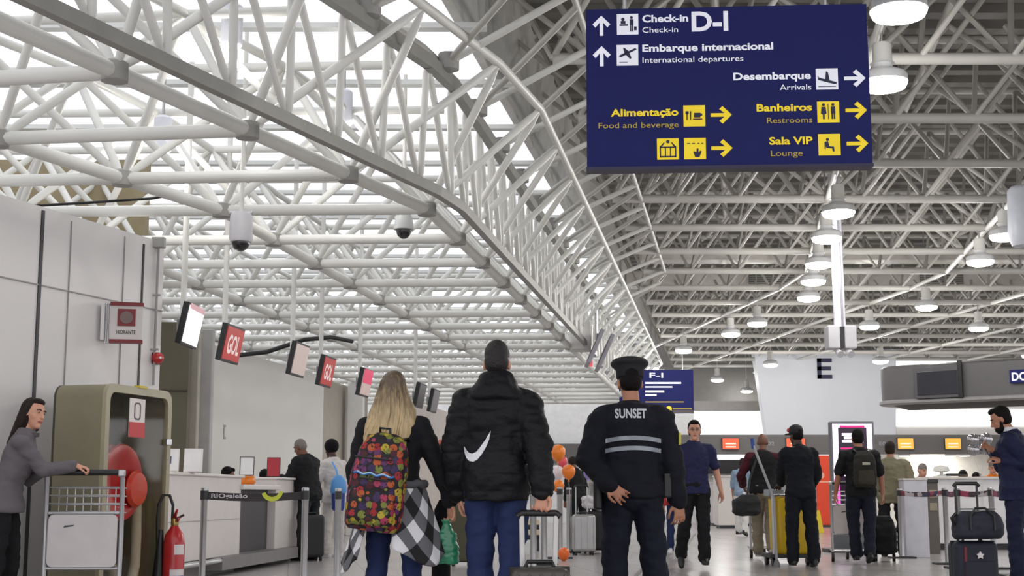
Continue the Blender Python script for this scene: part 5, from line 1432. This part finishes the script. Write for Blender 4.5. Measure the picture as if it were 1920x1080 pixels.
# ---- blonde woman with the colourful backpack
WY = 8.45; q = at(742, 900, WY)
w = Body('person with long blonde hair and a plaid shirt tied round the waist', (q.x, WY, 0), R(-4), 1.645, lean=2, roll=-2, head=(2, 0, 8), fem=True, wide=1.04,
         armL=((-.30, .10, -.95), (.0, .75, -.6), None, None, 40), armR=((.42, .02, -.90), (.30, .12, -.95), (.1, .05, -1), (-.6, -.6, 0), 60),
         legL=((-.05, .04, -1), (.0, -.06, -1), 0, 4), legR=((.03, .10, -1), (0, -.14, -1), 0, 4), voxel=.0065)
w.top('black_top', BLACKC, .022, .88, .96, .020, 0, .009, vox=.010)
w.bottoms('jeans', JEANS, .010, flare=0)
w.shoes(mat('shoe_white', (205, 205, 206), .5))
def longh(h):
    mb = []
    loftM(h, [(Matrix.Translation((0, -.03, .03)), .088, .09), (Matrix.Translation((-.005, -.055, -.05)), .118, .078), (Matrix.Translation((-.008, -.075, -.14)), .155, .068), (Matrix.Translation((-.02, -.095, -.23)), .168, .060), (Matrix.Translation((-.045, -.105, -.31)), .155, .05), (Matrix.Translation((-.07, -.14, -.40)), .11, .035), (Matrix.Translation((-.10, -.15, -.47)), .06, .02)], 26)
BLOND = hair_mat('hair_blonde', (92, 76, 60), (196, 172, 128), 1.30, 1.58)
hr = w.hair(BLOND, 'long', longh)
rr = random.Random(3); stm = MB()
for i in range(70):
    a_ = R(rr.uniform(190, 350)); u = rr.uniform(.75, 1.0)
    c0 = V((cos(a_) * .08, -.02 + sin(a_) * .09, rr.uniform(.02, .08)))
    x1 = cos(a_) * .125 * u - .01; y1 = -.08 + sin(a_) * .065
    L_ = rr.uniform(.22, .40)
    x2 = cos(a_) * .15 * u - .05 * L_ / .3; y2 = -.11 + sin(a_) * .05
    pts = [c0, V((x1 * .9, y1 + .01, -.06)), V((x1, y1 - .01, -.16)), V((x2, y2, -L_)), V((x2 - .02, y2 + .005, -L_ - .05))]
    stm.tube([w.G @ w.Hd @ p for p in pts], [.004, .008, .009, .006, .001], 6)
stm.build('hair_strands', BLOND, hr, smooth=80)
# backpack (rests on her back: a thing of its own)
cx_, cz_ = at(697, 893, 8.2).x, at(697, 893, 8.2).z
bp = thing('backpack', 'colourful printed backpack on the back of the blonde woman', 'backpack', (cx_, 8.25, cz_ - .315), R(-8))
PM = pattern_mat()
mb = MB(); mb.rings([((0, 0, 0), .145, .07), ((0, -.01, .03), .165, .095), ((0, -.015, .18), .17, .115), ((.003, -.01, .36), .162, .105), ((.01, 0, .48), .14, .085), ((.015, .01, .55), .10, .06), ((.015, .02, .575), .05, .03)], 30, None, 3.0)
me = remeshed(mb, .010, 3, .006, 8, 3); tilt = Matrix.Rotation(R(7), 4, 'Y')
for v in me.vertices: v.co = tilt @ v.co
mesh_obj('main_bag', me, PM, bp)
mb = MB(); mb.rings([((0, -.075, .03), .13, .05), ((0, -.10, .07), .14, .05), ((0, -.105, .22), .138, .045), ((0, -.09, .27), .12, .03)], 26, None, 3.4)
me = remeshed(mb, .010, 3, .004, 8, 5)
for v in me.vertices: v.co = tilt @ v.co
mesh_obj('front_pocket', me, PM, bp)
wave = []
for i in range(25):
    x = -.12 + .24 * i / 24; wave.append(tilt @ V((x, -.132 - .0 * x + .25 * x * x, .325 + .006 * sin(i * .8))))
MB().tube(wave, .014, 8, flat=.5).build('blue_patch', mat('patch_blue', (60, 120, 190), .5), bp, smooth=80)
MB().tube([p + V((.0, -.008, .004)) for p in wave[2:-2]], .005, 6).build('patch_line', mat('patch_pale', (170, 205, 225), .5), bp, smooth=80)
for z_, rx, ry in ((.30, .166, .118), (.42, .152, .10)): 
    MB().tube([tilt @ V((rx * cos(R(a_)), -.012 + ry * sin(R(a_)), z_)) for a_ in range(180, 361, 12)], .006, 6).build('zip', BLACK, bp, smooth=60)
MB().tube([tilt @ V(p) for p in ((.03, .03, .54), (.03, .0, .60), (-.03, .0, .60), (-.03, .03, .54))], .009, 8).build('grab_loop', BLACK, bp, smooth=60)
for sx in (-1, 1): MB().tube([tilt @ V(p) for p in ((sx * .09, .03, .54), (sx * .11, .10, .555), (sx * .11, .18, .53), (sx * .115, .21, .44), (sx * .12, .20, .25), (sx * .14, .08, .10))], .02, 8, flat=.4).build('shoulder_strap', BLACK, bp, smooth=80)
# plaid shirt knotted round the waist
def cloth_panel(name, cols, parent, m, nu=22, nv=26, ps=.185):
    """cols: function (u,v) -> point; uv in metres / check size"""
    vs = []; uvs = []; fs = []
    for j in range(nv + 1):
        for i in range(nu + 1):
            p, st = cols(i / nu, j / nv); vs.append(p); uvs.append((st[0] / ps, st[1] / ps))
    for j in range(nv):
        for i in range(nu): b = j * (nu + 1) + i; fs.append((b, b + 1, b + nu + 2, b + nu + 1))
    mb = MB(); mb.add(vs, fs); o = mb.build(name, m, parent, smooth=180)
    ul = o.data.uv_layers.new(name='UVMap')
    for lp in o.data.loops: ul.data[lp.index].uv = uvs[lp.vertex_index]
    so = o.modifiers.new('thick', 'SOLIDIFY'); so.thickness = .006
    return o
PLM = plaid_mat()
def shirt(a0, a1, drop, lo, sway):
    def f(u, v):
        a = R(a0 + (a1 - a0) * u)
        r0x, r0y = .185, .150
        flare = 1 + .55 * v ** 1.2 + .05 * sin(u * 15) * v
        z = 1.02 - (drop + lo * sin(pi * u)) * v + .01 * sin(u * 9)
        x = r0x * cos(a) * flare + sway * v; y = r0y * sin(a) * flare - .01
        s_ = (a1 - a0) * u / 57.3 * .24; t_ = drop * v
        return w.G @ V((x, y, z)), ((s_ + t_) * .75 + .03, (s_ - t_) * .75 + .02)
    return f
pr_ = cloth_panel('plaid_shirt', shirt(268, 372, .40, .10, .03), w.root, PLM)
cloth_panel('plaid_flap', shirt(165, 238, .47, .08, -.05), w.root, PLM)
MB().tube([w.G @ V((.19 * cos(R(a_)), .155 * sin(R(a_)) - .01, 1.02 + .008 * sin(a_ * .2))) for a_ in range(0, 361, 12)], .024, 10).build('tied_sleeves', cloth('tied_grey', (86, 86, 90)), w.root, smooth=80)
# green bag in her hand
hw_ = w.root.matrix_basis @ (w.G @ (w.arm['R'][2] + w.arm['R'][3] * .10))
gb = at(840, 1022, hw_.y)
t = thing('green_bag', 'small shiny green drawstring bag hanging from the blonde woman hand', 'bag', (gb.x, hw_.y - .02, at(840, 1058, hw_.y).z))
hh = hw_.z - t.location.z
GM = mat('green_foil', (38, 122, 88), .3, var=.15, scale=14, coat=.3)
mb = MB(); mb.rings([((0, 0, .0), .060, .03), ((0, 0, .02), .068, .04), ((0, 0, .10), .066, .045), ((-.004, 0, .20), .055, .035), ((-.010, 0, .25), .030, .02), ((-.012, 0, .275), .022, .018), ((-.012, 0, .30), .034, .022)], 26, None, 2.6)
sc_ = min(1.0, hh / .30); mb.v = [(x, y, z * sc_) for x, y, z in mb.v]
me = remeshed(mb, .006, 2, .009, 16, 2); mn = min(v.co.z for v in me.vertices)
mesh_obj('bag_body', me, GM, t)
hx = hw_.x - t.location.x
MB().tube([(-.012, 0, .27 * sc_), (hx * .6, .0, .30 * sc_), (hx, .02, hh - .01)], .005, 6).build('drawstring', mat('cord_white', (214, 214, 210), .6), t)
# dark garment bag hanging behind the green bag
q = at(828, 1000, 8.75)
t = thing('garment_bag', 'long black garment bag hanging beside the blonde woman behind the green bag', 'bag', (q.x, 8.72, .012))
MB().rings([((0, 0, 0), .055, .04), ((0, 0, .03), .06, .045), ((0, 0, .5), .058, .04), ((.0, 0, .80), .045, .03), ((.0, 0, .86), .015, .015)], 20, None, 2.6).build('bag_body', BLACKC, t, smooth=60)
MB().tube([(0, 0, .85), (0, 0, .90)], .008, 8).build('hook', STEEL, t)
def px_x(px, Y): return at(px, 900, Y).x
GREYSW = cloth('grey_sweater', (104, 100, 104)); 
# ---- woman with the luggage trolley at the left edge
TY = 10.32; tx = px_x(22, TY)
tr = [o for o in COL.objects if o.name == 'luggage_trolley'][0]
bar0 = V(tr.location) + V((.03, -.06, 1.065))
b = Body('person in grey sweater with long dark hair holding the trolley at the left edge', (tx, TY - .12, 0), R(-78), 1.63, lean=16, head=(-12, 0, -40), fem=True, wide=1.02,
         armR=('ik', (bar0.x - .08, bar0.y - .02, bar0.z + .05), (0, -.3, -1), (.1, 1, -.25), (0, -.3, -1), 55), armL=('ik', (bar0.x - .30, bar0.y + .0, bar0.z + .04), (0, .3, -1), (0, 1, -.2), (0, -.3, -1), 55),
         legL=((-.03, .12, -1), (0, -.1, -1), 0, 5), legR=((.03, -.06, -1), (0, -.14, -1), 0, 5), skin=SKIN, voxel=.007)
b.top('sweater', GREYSW, .028, .83, .93, .020, .02, .010, vox=.010)
b.bottoms('trousers', BLACKC, .012)
b.shoes(SHOEB)
def dk_long(h):
    loftM(h, [(Matrix.Translation((0, -.035, .03)), .086, .085), (Matrix.Translation((0, -.055, -.06)), .100, .070), (Matrix.Translation((0, -.08, -.16)), .108, .06), (Matrix.Translation((0, -.115, -.25)), .10, .05), (Matrix.Translation((0, -.135, -.32)), .07, .03)], 22)
    for sg in (-1, 1): h.capsule((sg * .070, .0, .05), .020, (sg * .086, -.03, -.10), .020, 8)
b.hair(HBROWN, 'long', dk_long)
MB().rings([(b.G @ b.S(1.44) @ V((0, .0, 0)), .085, .085), (b.G @ b.S(1.47) @ V((0, .0, 0)), .082, .08)], 20).build('neckline', cloth('sweater_rib', (88, 84, 88)), b.root, smooth=60)

# ---- man in black leaning on the check-in desk
Y = 19.7; X_ = px_x(580, Y)
b = Body('balding person in black shirt leaning on the white check-in desk', (X_, Y, 0), R(62), 1.72, lean=10, head=(12, 0, 6), wide=1.12, belly=.05,
         armL=((-.25, .35, -.9), (.1, .8, .1), None, None, 40), armR=((.25, .35, -.9), (.0, .85, .05), None, None, 40), skin=SKINB, voxel=.010)
b.top('shirt', BLACKC, .035, .84, .95, .026, .02, .012); b.bottoms('trousers', cloth('dark_green', (34, 38, 42)), .016); b.shoes(SHOEB)
b.hair(HGREY, 'fade', top=-.012)
# ---- woman in white at the desk
Y = 20.6; X_ = px_x(627, Y)
b = Body('person in white top with short black curly hair at the check-in desk', (X_, Y, 0), R(48), 1.70, lean=4, head=(6, 0, 10), fem=True, wide=1.0,
         armL=((-.2, .3, -.9), (.1, .8, -.1), None, None, 40), armR=((.3, .0, -.95), (.1, .5, -.8), None, None, 30), skin=SKIND, voxel=.010)
b.top('top', cloth('white', (214, 208, 204)), .03, .80, .95, .024, .02, .012); b.bottoms('trousers', cloth('pale', (200, 196, 192)), .02); b.shoes(mat('shoe_white', (205, 205, 206), .5))
b.hair(HBLACK, 'afro')
p = at(634, 895, 20.2)
t = thing('shoulder_bag', 'light blue bag with darker lower half carried by the person in white', 'bag', (p.x, 20.25, .68), R(20))
MB().rings([((0, 0, .24), .10, .06), ((0, 0, .27), .12, .075), ((0, 0, .42), .11, .07), ((0, 0, .50), .05, .04)], 22, None, 2.6).build('upper_bag', mat('bag_sky', (92, 156, 220), .5), t, smooth=60)
MB().rings([((0, 0, 0), .07, .05), ((0, 0, .03), .09, .06), ((0, 0, .25), .10, .065)], 22, None, 2.6).build('lower_bag', mat('bag_royal', (44, 66, 140), .55), t, smooth=60)
MB().tube([(0, 0, .46), (-.02, .10, .60), (-.05, .2, .70)], .016, 8, flat=.5).build('strap', mat('bag_sky', (92, 156, 220), .5), t, smooth=60)
# ---- clerks behind the desks
CHL = iter(['left of the framed notice behind the desk', 'beside the red notice behind the desk', 'behind the white podium', 'under the person in orange', 'under the person in the grey blouse', 'under the almost hidden person behind the right counter'])
def clerk(px, py, Y, lab, hairm, style, skin, top, rz=180, H=1.7, face=True, seat=.35, add=None, fem=True):
    x = px_x(px, Y); 
    bb = Body(lab, (x, Y, 0), R(rz), H, head=(14, 0, 0), fem=fem, skin=skin, voxel=.013, face=face, sink=0,
              armL=((-.2, .3, -.9), (.2, .8, .0), None, None, 30), armR=((.2, .3, -.9), (-.2, .8, 0), None, None, 30),
              legL=((-.1, .9, -.1), (0, .0, -1), 0, 5), legR=((.1, .9, -.1), (0, 0, -1), 0, 5))
    mz = at(px, py, Y).z                        # crown height in the photo
    bb.root.location.z = mz - bb.k * 1.76
    bb.top('top', top, .025, .86, .95, .02); bb.bottoms('trousers', BLACKC, .012); bb.shoes(SHOEB)
    if hairm: bb.hair(hairm, style, add)
    seatz = bb.root.location.z + bb.k * .80
    st_ = thing('office_chair', 'dark office chair ' + next(CHL), 'chair', (x, Y + .0, 0), R(rz))
    MB().box((0, .0, seatz), (.46, .46, .07)).build('seat', BLACK, st_, bevel=.02)
    MB().tube([(0, 0, .06), (0, 0, seatz)], .03, 10).build('column', DARK, st_)
    MB().lathe([(.24, .0), (.24, .03), (.05, .07)], 20).build('base', DARK, st_)
    return bb
clerk(421, 873, 20.6, 'seated person with dark hair behind the check-in desk, left of the framed notice', HBLACK, 'short', SKINB, BLACKC, rz=-70)
clerk(492, 878, 22.6, 'seated person with dark hair behind the desk beside the red notice', HBLACK, 'short', SKINB, BLACKC, rz=-60)
clerk(1727, 867, 24.6, 'seated balding person in navy behind the white counter next to the podium', HGREY, 'fade', SKIN, cloth('navy', (26, 30, 52)), rz=200, fem=False)
clerk(1862, 862, 24.8, 'seated person in bright orange top behind the right counter', HGREY, 'fade', SKIN, cloth('orange', (226, 128, 40)), rz=170, fem=False)
clerk(1806, 880, 24.7, 'seated person with dark hair behind the right counter, left of the one in orange', HBLACK, 'long', SKINB, cloth('grey_blouse', (120, 116, 116)), rz=165)
clerk(1829, 884, 25.3, 'seated person with black hair almost hidden behind the right counter', HBLACK, 'short', SKINB, BLACKC, rz=190)
# ---- walking man in the blue polo shirt
Y = 17.3
b = Body('person in dark blue polo shirt and glasses walking towards the camera', (px_x(1303, Y), Y, 0), R(184), 1.76, lean=2, head=(-2, 0, -8), wide=.95,
         armL=((-.34, -.12, -.93), (-.14, .30, -.94), None, (1, .2, 0), 30), armR=((.30, .10, -.95), (.22, .35, -.9), None, None, 30),
         legL=((.0, .10, -1), (-.02, -.03, -1), 0, 5), legR=((.10, -.06, -1), (.06, -.42, -1), -34, 8), skin=SKIN, voxel=.008)
b.top('polo_shirt', cloth('polo_blue', (40, 42, 78)), .024, .85, .36, .020, .01, .010); b.bottoms('trousers', BLACKC, .020); b.shoes(SHOEB)
b.hair(HBLACK, 'short')
M_ = b.G @ b.Hd
f_ = MB()
for sg in (-1, 1):
    f_.tube([M_ @ V((sg * .031 + dx_, .091, .005 + dz_)) for dx_, dz_ in ((-.019, .011), (.019, .011), (.017, -.012), (-.016, -.012), (-.019, .011))], .0018, 5)
    f_.tube([M_ @ V((sg * .05, .088, .010)), M_ @ V((sg * .076, .0, .010))], .0022, 5)
f_.tube([M_ @ V((-.012, .092, .008)), M_ @ V((.012, .092, .008))], .0022, 5)
f_.build('glasses', BLACK, b.root)
# ---- man with maroon sleeves pushing the trolley
Y = 19.9
tr1 = [o for o in COL.objects if o.name.startswith('luggage_trolley')][1]
bx = V(tr1.location)
MAR = cloth('maroon', (72, 24, 34))
b = Body('bald person with maroon sleeves and black vest pushing a trolley', (px_x(1432, Y) , Y, 0), R(-6), 1.74, lean=6, head=(6, 0, -12), wide=1.02,
         armL=((-.45, .15, -.9), (.15, .7, -.45), None, None, 40), armR=('ik', (bx.x + .16, bx.y - .08, 1.1), (.7, -.4, -.6), (0, 1, -.3), (0, -.3, -1), 55),
         legL=((-.02, .10, -1), (0, -.1, -1), 0, 4), legR=((-.05, -.18, -1), (-.02, -.45, -1), -32, 4), skin=SKINB, voxel=.009)
b.top('maroon_jumper', MAR, .022, .86, .96, .022, .0, .010); b.top('vest', BLACKC, .034, .88, .2, .006, .01, .008, arms='')
b.bottoms('trousers', cloth('beige', (134, 124, 106)), .022); b.shoes(mat('shoe_grey', (84, 84, 86), .5), mat('sole_pale', (180, 178, 176), .6))
dbx = at(1397, 945, 19.6)
t = thing('sling_bag', 'dark duffel bag slung on the left side of the person in maroon', 'bag', (dbx.x + .02, 19.62, .62), R(10))
mb = MB(); mb.rings([((0, 0, 0), .15, .12), ((0, 0, .05), .20, .15), ((0, 0, .2), .19, .14), ((.04, 0, .29), .11, .09)], 26, None, 2.8)
me = remeshed(mb, .014, 3, .012, 8, 4); mesh_obj('bag_body', me, cloth('bag_dark', (46, 46, 48)), t)
MB().tube([(.02, .0, .28), (.10, .12, .5), (.22, .16, .78)], .016, 8, flat=.5).build('strap', BLACK, t, smooth=60)
# ---- man in the dark cap with the yellow cart
Y = 17.6; cr = [o for o in COL.objects if o.name == 'cleaning_cart'][0]
b = Body('person in dark cap and dark uniform standing at the yellow cart', (px_x(1500, Y), Y, 0), R(10), 1.74, lean=3, head=(4, 0, 18), wide=.94,
         armL=('ik', (cr.location.x - .17, cr.location.y - .26, .95), (-.8, -.3, -.4), (0, 1, -.3), (0, -.2, -1), 50), armR=((.22, .1, -.95), (-.1, .7, -.6), None, None, 40),
         legL=((-.06, .06, -1), (-.01, -.04, -1), 0, 10), legR=((.08, -.04, -1), (.02, -.14, -1), -12, 10), skin=SKIND, voxel=.009)
b.top('jacket', cloth('uniform', (20, 23, 30)), .040, .84, .93, .026, .0, .012); b.bottoms('trousers', cloth('uniform2', (20, 23, 32)), .024); b.shoes(SHOEB)
b.hair(HBLACK, 'fade')
M_ = b.G @ b.Hd
cp = MB().lathe([(.088, .02), (.092, .03), (.092, .07), (.078, .115), (.04, .14), (.004, .148)], 26, M_ @ Matrix.Translation((0, -.008, 0))).build('cap', mat('cap_dark', (24, 22, 26), .7), b.root, smooth=60)
MB().rings([((0, .12, .035), .07, .06), ((0, .12, .043), .066, .056)], 18, M_).build('visor', mat('cap_dark', (24, 22, 26), .7), cp)
MB().ball((-.075, .045, .075), (.02, .03, .025), 10, M_).build('red_badge', mat('badge_red', (196, 50, 50), .5), cp, smooth=180)
MB().rings([(b.G @ b.S(1.45) @ V((0, -.012, 0)), .11, .10), (b.G @ b.S(1.475) @ V((0, -.012, 0)), .10, .09)], 22).build('pale_collar', cloth('collar', (150, 150, 150)), b.root, smooth=60)
# ---- man with the dark backpack
Y = 18.7; tr2 = [o for o in COL.objects if o.name.startswith('luggage_trolley')][2]
bx = V(tr2.location)
b = Body('person in black short sleeves with a dark backpack walking to the display', (px_x(1613, Y), Y, 0), R(-2), 1.74, lean=4, head=(6, 0, 6), wide=1.05,
         armL=((-.30, .05, -.95), (-.12, .32, -.93), None, None, 35), armR=((.30, .02, -.95), (.10, .22, -.96), None, None, 35),
         legL=((-.02, .12, -1), (.06, -.12, -1), -4, 4), legR=((-.02, -.14, -1), (-.10, -.34, -1), -24, 2), skin=SKINT, voxel=.009)
b.top('shirt', BLACKC, .030, .84, .40, .024, .01, .010); b.bottoms('jeans', cloth('dark_denim', (28, 32, 46)), .024); b.shoes(SHOEB); b.hair(HBLACK, 'short')
rk = thing('rucksack', 'dark olive rucksack with pale patch on a man in black short sleeves', 'backpack', (px_x(1613, Y) - .0, Y - .25, 1.0), R(-2))
mb = MB(); mb.rings([((0, 0, 0), .12, .06), ((0, -.01, .04), .15, .09), ((0, -.01, .3), .15, .095), ((0, 0, .42), .13, .08), ((0, .01, .48), .07, .04)], 26, None, 3)
mesh_obj('main_bag', remeshed(mb, .012, 3, .006, 9, 2), cloth('ruck', (46, 44, 40)), rk)
mb = MB(); mb.rings([((0, -.09, .04), .10, .03), ((0, -.10, .08), .11, .035), ((0, -.10, .22), .10, .03)], 20, None, 3)
mesh_obj('front_pocket', remeshed(mb, .010, 3, .004, 9, 2), cloth('ruck2', (62, 58, 52)), rk)
MB().box((0, -.112, .31), (.10, .012, .035)).build('logo_patch', mat('patch_bone', (176, 172, 160), .5), rk, bevel=.004)
for sx in (-1, 1): MB().tube([(sx * .07, .06, .46), (sx * .10, .14, .50), (sx * .11, .23, .44), (sx * .11, .26, .32), (sx * .12, .16, .12)], .018, 8, flat=.4).build('shoulder_strap', BLACK, rk, smooth=70)
# black bag on the floor cart beside him
p = at(1657, 990, 19.4)
t = thing('black_holdall', 'bulky black holdall on small wheels between two men near the podium', 'bag', (p.x, 19.4, 0), R(-12))
mb = MB(); mb.rings([((0, 0, .10), .12, .12), ((0, 0, .14), .17, .16), ((0, 0, .45), .17, .15), ((0, 0, .62), .10, .08)], 24, None, 2.8)
mesh_obj('bag_body', remeshed(mb, .014, 3, .014, 8, 6), cloth('holdall', (22, 22, 24)), t)
for sx in (-.12, .12):
    MB().tube([(sx - .02, 0, .05), (sx + .02, 0, .05)], .05, 14).build('wheel', BLACK, t, smooth=40)
    MB().tube([(sx, 0, .05), (sx, 0, .14)], .014, 8).build('wheel_strut', BLACK, t)
# ---- man in the olive shirt
Y = 20.9
b = Body('person in olive green shirt and dark trousers standing at the white podium', (px_x(1671, Y), Y, 0), R(-14), 1.70, lean=4, head=(8, 0, -6), wide=1.12, belly=.05,
         armL=((-.2, .2, -.95), (.1, .8, -.2), None, None, 30), armR=((.32, .12, -.92), (.10, .8, .0), None, None, 30), skin=SKINT, voxel=.010)
b.top('shirt', cloth('olive', (124, 119, 97)), .034, .80, .5, .028, .02, .012); b.bottoms('trousers', cloth('dk', (36, 36, 38)), .02); b.shoes(SHOEB); b.hair(HBROWN, 'short')
# ---- man in the navy suit at the right edge
Y = 14.6; X_ = px_x(1901, Y)
h0 = at(1860, 856, Y); h1 = at(1853, 842, Y)
SUIT = cloth('suit_navy', (27, 31, 62), .7)
b = Body('bearded person in navy suit at the right edge looking at a phone', (X_, Y, 0), R(68), 1.84, lean=2, head=(22, 0, 8), wide=1.03,
         armL=('ik', (h0.x + .07, Y - .10, h0.z - .05), (.2, -.3, -1), (.0, 1, .35), (.3, 0, -.9), 40), armR=('ik', (h1.x + .08, Y + .04, h1.z - .02), (.3, .2, -1), (0, 1, .5), (-.6, 0, .6), 40),
         legL=((-.04, .02, -1), (0, -.02, -1), 0, 8), legR=((.04, .03, -1), (0, -.03, -1), 0, 8), skin=SKINT, voxel=.008)
b.top('suit_jacket', SUIT, .036, .80, .93, .024, .015, .008, shoulder=.004); b.bottoms('trousers', cloth('suit_trousers', (24, 28, 54), .7), .020); b.shoes(mat('shoe_brown', (52, 34, 26), .35))
b.hair(HBLACK, 'short')
def beard(h): h.ball((0, .040, -.085), (.056, .058, .052), 16)
M_ = b.G @ b.Hd; h = MB(); h.ball((0, .036, -.088), (.054, .060, .048), 16); h.capsule((-.062, .012, -.03), .016, (-.045, .03, -.09), .02, 8); h.capsule((.062, .012, -.03), .016, (.045, .03, -.09), .02, 8)
h.v = [tuple(M_ @ V(p)) for p in h.v]
mesh_obj('beard', remeshed(h, .008, 2, .003, 30), HBLACK, b.root)
MB().rings([(b.G @ b.S(1.455) @ V((0, -.006, 0)), .088, .084), (b.G @ b.S(1.52) @ V((0, -.008, 0)), .074, .072)], 24).build('shirt_collar', cloth('shirt_white', (224, 224, 228)), b.root, smooth=60)
hp = b.root.matrix_basis @ (b.G @ (b.arm['L'][2] + b.arm['L'][3] * .10))
t = thing('mobile_phone', 'dark mobile phone held up by the person in the navy suit', 'phone', (hp.x - .02, hp.y + .03, hp.z + .035), R(68))
MB().box((0, 0, 0), (.075, .012, .15), Matrix.Rotation(R(-30), 4, 'X')).build('case', BLACK, t, bevel=.004)
MB().box((0, -.007, 0), (.068, .002, .14), Matrix.Rotation(R(-30), 4, 'X')).build('screen', mat('phone_screen', (60, 66, 80), .15, emit=.3), t)
# ---- far people
Y = 31.0
b = Body('person in pale blue shirt and white trousers far away beside the trolley', (px_x(1390, Y), Y, 0), R(-30), 1.68, lean=8, head=(6, 0, 0), skin=SKINT, voxel=.014, face=False,
         legL=((-.05, .15, -1), (0, -.15, -1), 0, 5), legR=((.05, -.12, -1), (0, -.3, -1), -20, 5))
b.top('shirt', cloth('sky', (132, 150, 172)), .028, .86, .5, .022); b.bottoms('trousers', cloth('white2', (214, 212, 210)), .018); b.shoes(SHOEB); b.hair(HBROWN, 'short')
Y = 26.0
b = Body('person in white shirt bending behind the suitcases left of the guard', (px_x(1108, Y), Y, 0), R(150), 1.66, lean=26, head=(10, 0, 0), skin=SKINB, voxel=.013, face=False, fem=True)
b.top('shirt', cloth('white3', (210, 208, 208)), .026, .86, .9, .02); b.bottoms('trousers', BLACKC, .015); b.shoes(SHOEB); b.hair(HBLACK, 'short')
Y = 25.4
b = Body('person in dark clothes with dark hair behind the balloon posts', (px_x(1084, Y), Y, 0), R(30), 1.62, lean=14, head=(10, 0, 0), skin=SKINB, voxel=.013, face=False, fem=True)
b.top('top', BLACKC, .026, .86, .9, .02); b.bottoms('trousers', BLACKC, .015); b.shoes(SHOEB); b.hair(HBROWN, 'long')
Y = 22.0
b = Body('person in red and blue clothes mostly hidden behind the guard right arm', (px_x(1268, Y), Y, 0), R(170), 1.5, lean=20, head=(10, 0, 0), skin=SKINT, voxel=.013, face=False, fem=True)
b.top('top', cloth('red', (170, 52, 54)), .026, .86, .9, .02); b.bottoms('jeans', JEANS, .012); b.shoes(mat('shoe_white', (205, 205, 206), .5)); b.hair(HBLACK, 'short')

# ---- cables along the low roof
for pts, r, lab in (([(62, 386, 11.25), (150, 381, 11.6), (285, 372, 11.9), (340, 362, 12.0)], .012, 'dark cable running from the top of the left wall up into the tube frame'),
                    ([(430, 668, 17.6), (500, 660, 17.9), (570, 637, 18.2), (620, 632, 18.6), (660, 640, 19.0)], .03, 'thick dark cable sagging between the poles of the hanging screens')):
    P = [at(*p) for p in pts]
    o = MB().tube(P, r, 8).build('cable', BLACK, smooth=60); tag(o, lab, 'cable')

qd = KA + dK * 4.0 + V((dK.y, -dK.x, 0)) * -.18
t = thing('orange_balloon_half', 'orange rounded balloon resting on the low shelf of the check-in desk', 'balloon', (qd.x, qd.y, 1.031), 0)
MB().rings([((0, 0, 0), .10, .08), ((0, 0, .03), .125, .10), ((0, 0, .10), .11, .09), ((0, 0, .15), .05, .04), ((0, 0, .165), .005, .005)], 20).build('skin', mat('balloon_238_130_30', (238, 130, 30), .3, coat=.3, var=.03), t, smooth=70)
MB().tube([(.0, 0, .16), (.01, 0, .18)], [.006, .014], 8).build('knot', mat('balloon_238_130_30', (238, 130, 30), .3, coat=.3, var=.03), t)

p0, p1 = at(974, 990, 23.0), at(1000, 990, 23.0)
t = thing('striped_barrier', 'low cream and dark striped board barrier behind the puffer jacket man', 'barrier', ((p0.x + p1.x) / 2, 23.0, 0))
for i, (ya, yb) in enumerate(((975, 984), (993, 1003))):
    za, zb_ = at(985, yb, 23).z, at(985, ya, 23).z
    MB().box((0, 0, (za + zb_) / 2), (.42, .03, zb_ - za)).build('cream_board', mat('barrier_cream', (214, 200, 164), .5), t, bevel=.004)
for i, (ya, yb) in enumerate(((984, 993), (1003, 1012))):
    za, zb_ = at(985, yb, 23).z, at(985, ya, 23).z
    MB().box((0, .005, (za + zb_) / 2), (.42, .025, zb_ - za)).build('dark_board', BLACK, t)
for sx in (-.19, .19): MB().box((sx, .03, at(985, 975, 23).z / 2), (.04, .03, at(985, 975, 23).z)).build('leg', DARK, t)
dw_ = V((dP.y, -dP.x, 0))
d = ray(413, 810); k = ((PA.x - 0) * dP.y - PA.y * dP.x) / (d.x * dP.y - d.y * dP.x); q = V((0, 0, CZ)) + d * k + dw_ * .078
t = thing('wall_switch', 'small grey switch plate on the white partition behind the desks', 'switch', q, -atan2(dP.x, dP.y) + pi / 2)
MB().box((0, 0, 0), (.10, .012, .24)).build('plate', SEAM, t, bevel=.004); MB().box((0, -.008, 0), (.05, .008, .16)).build('rocker', WHITE, t, bevel=.002)
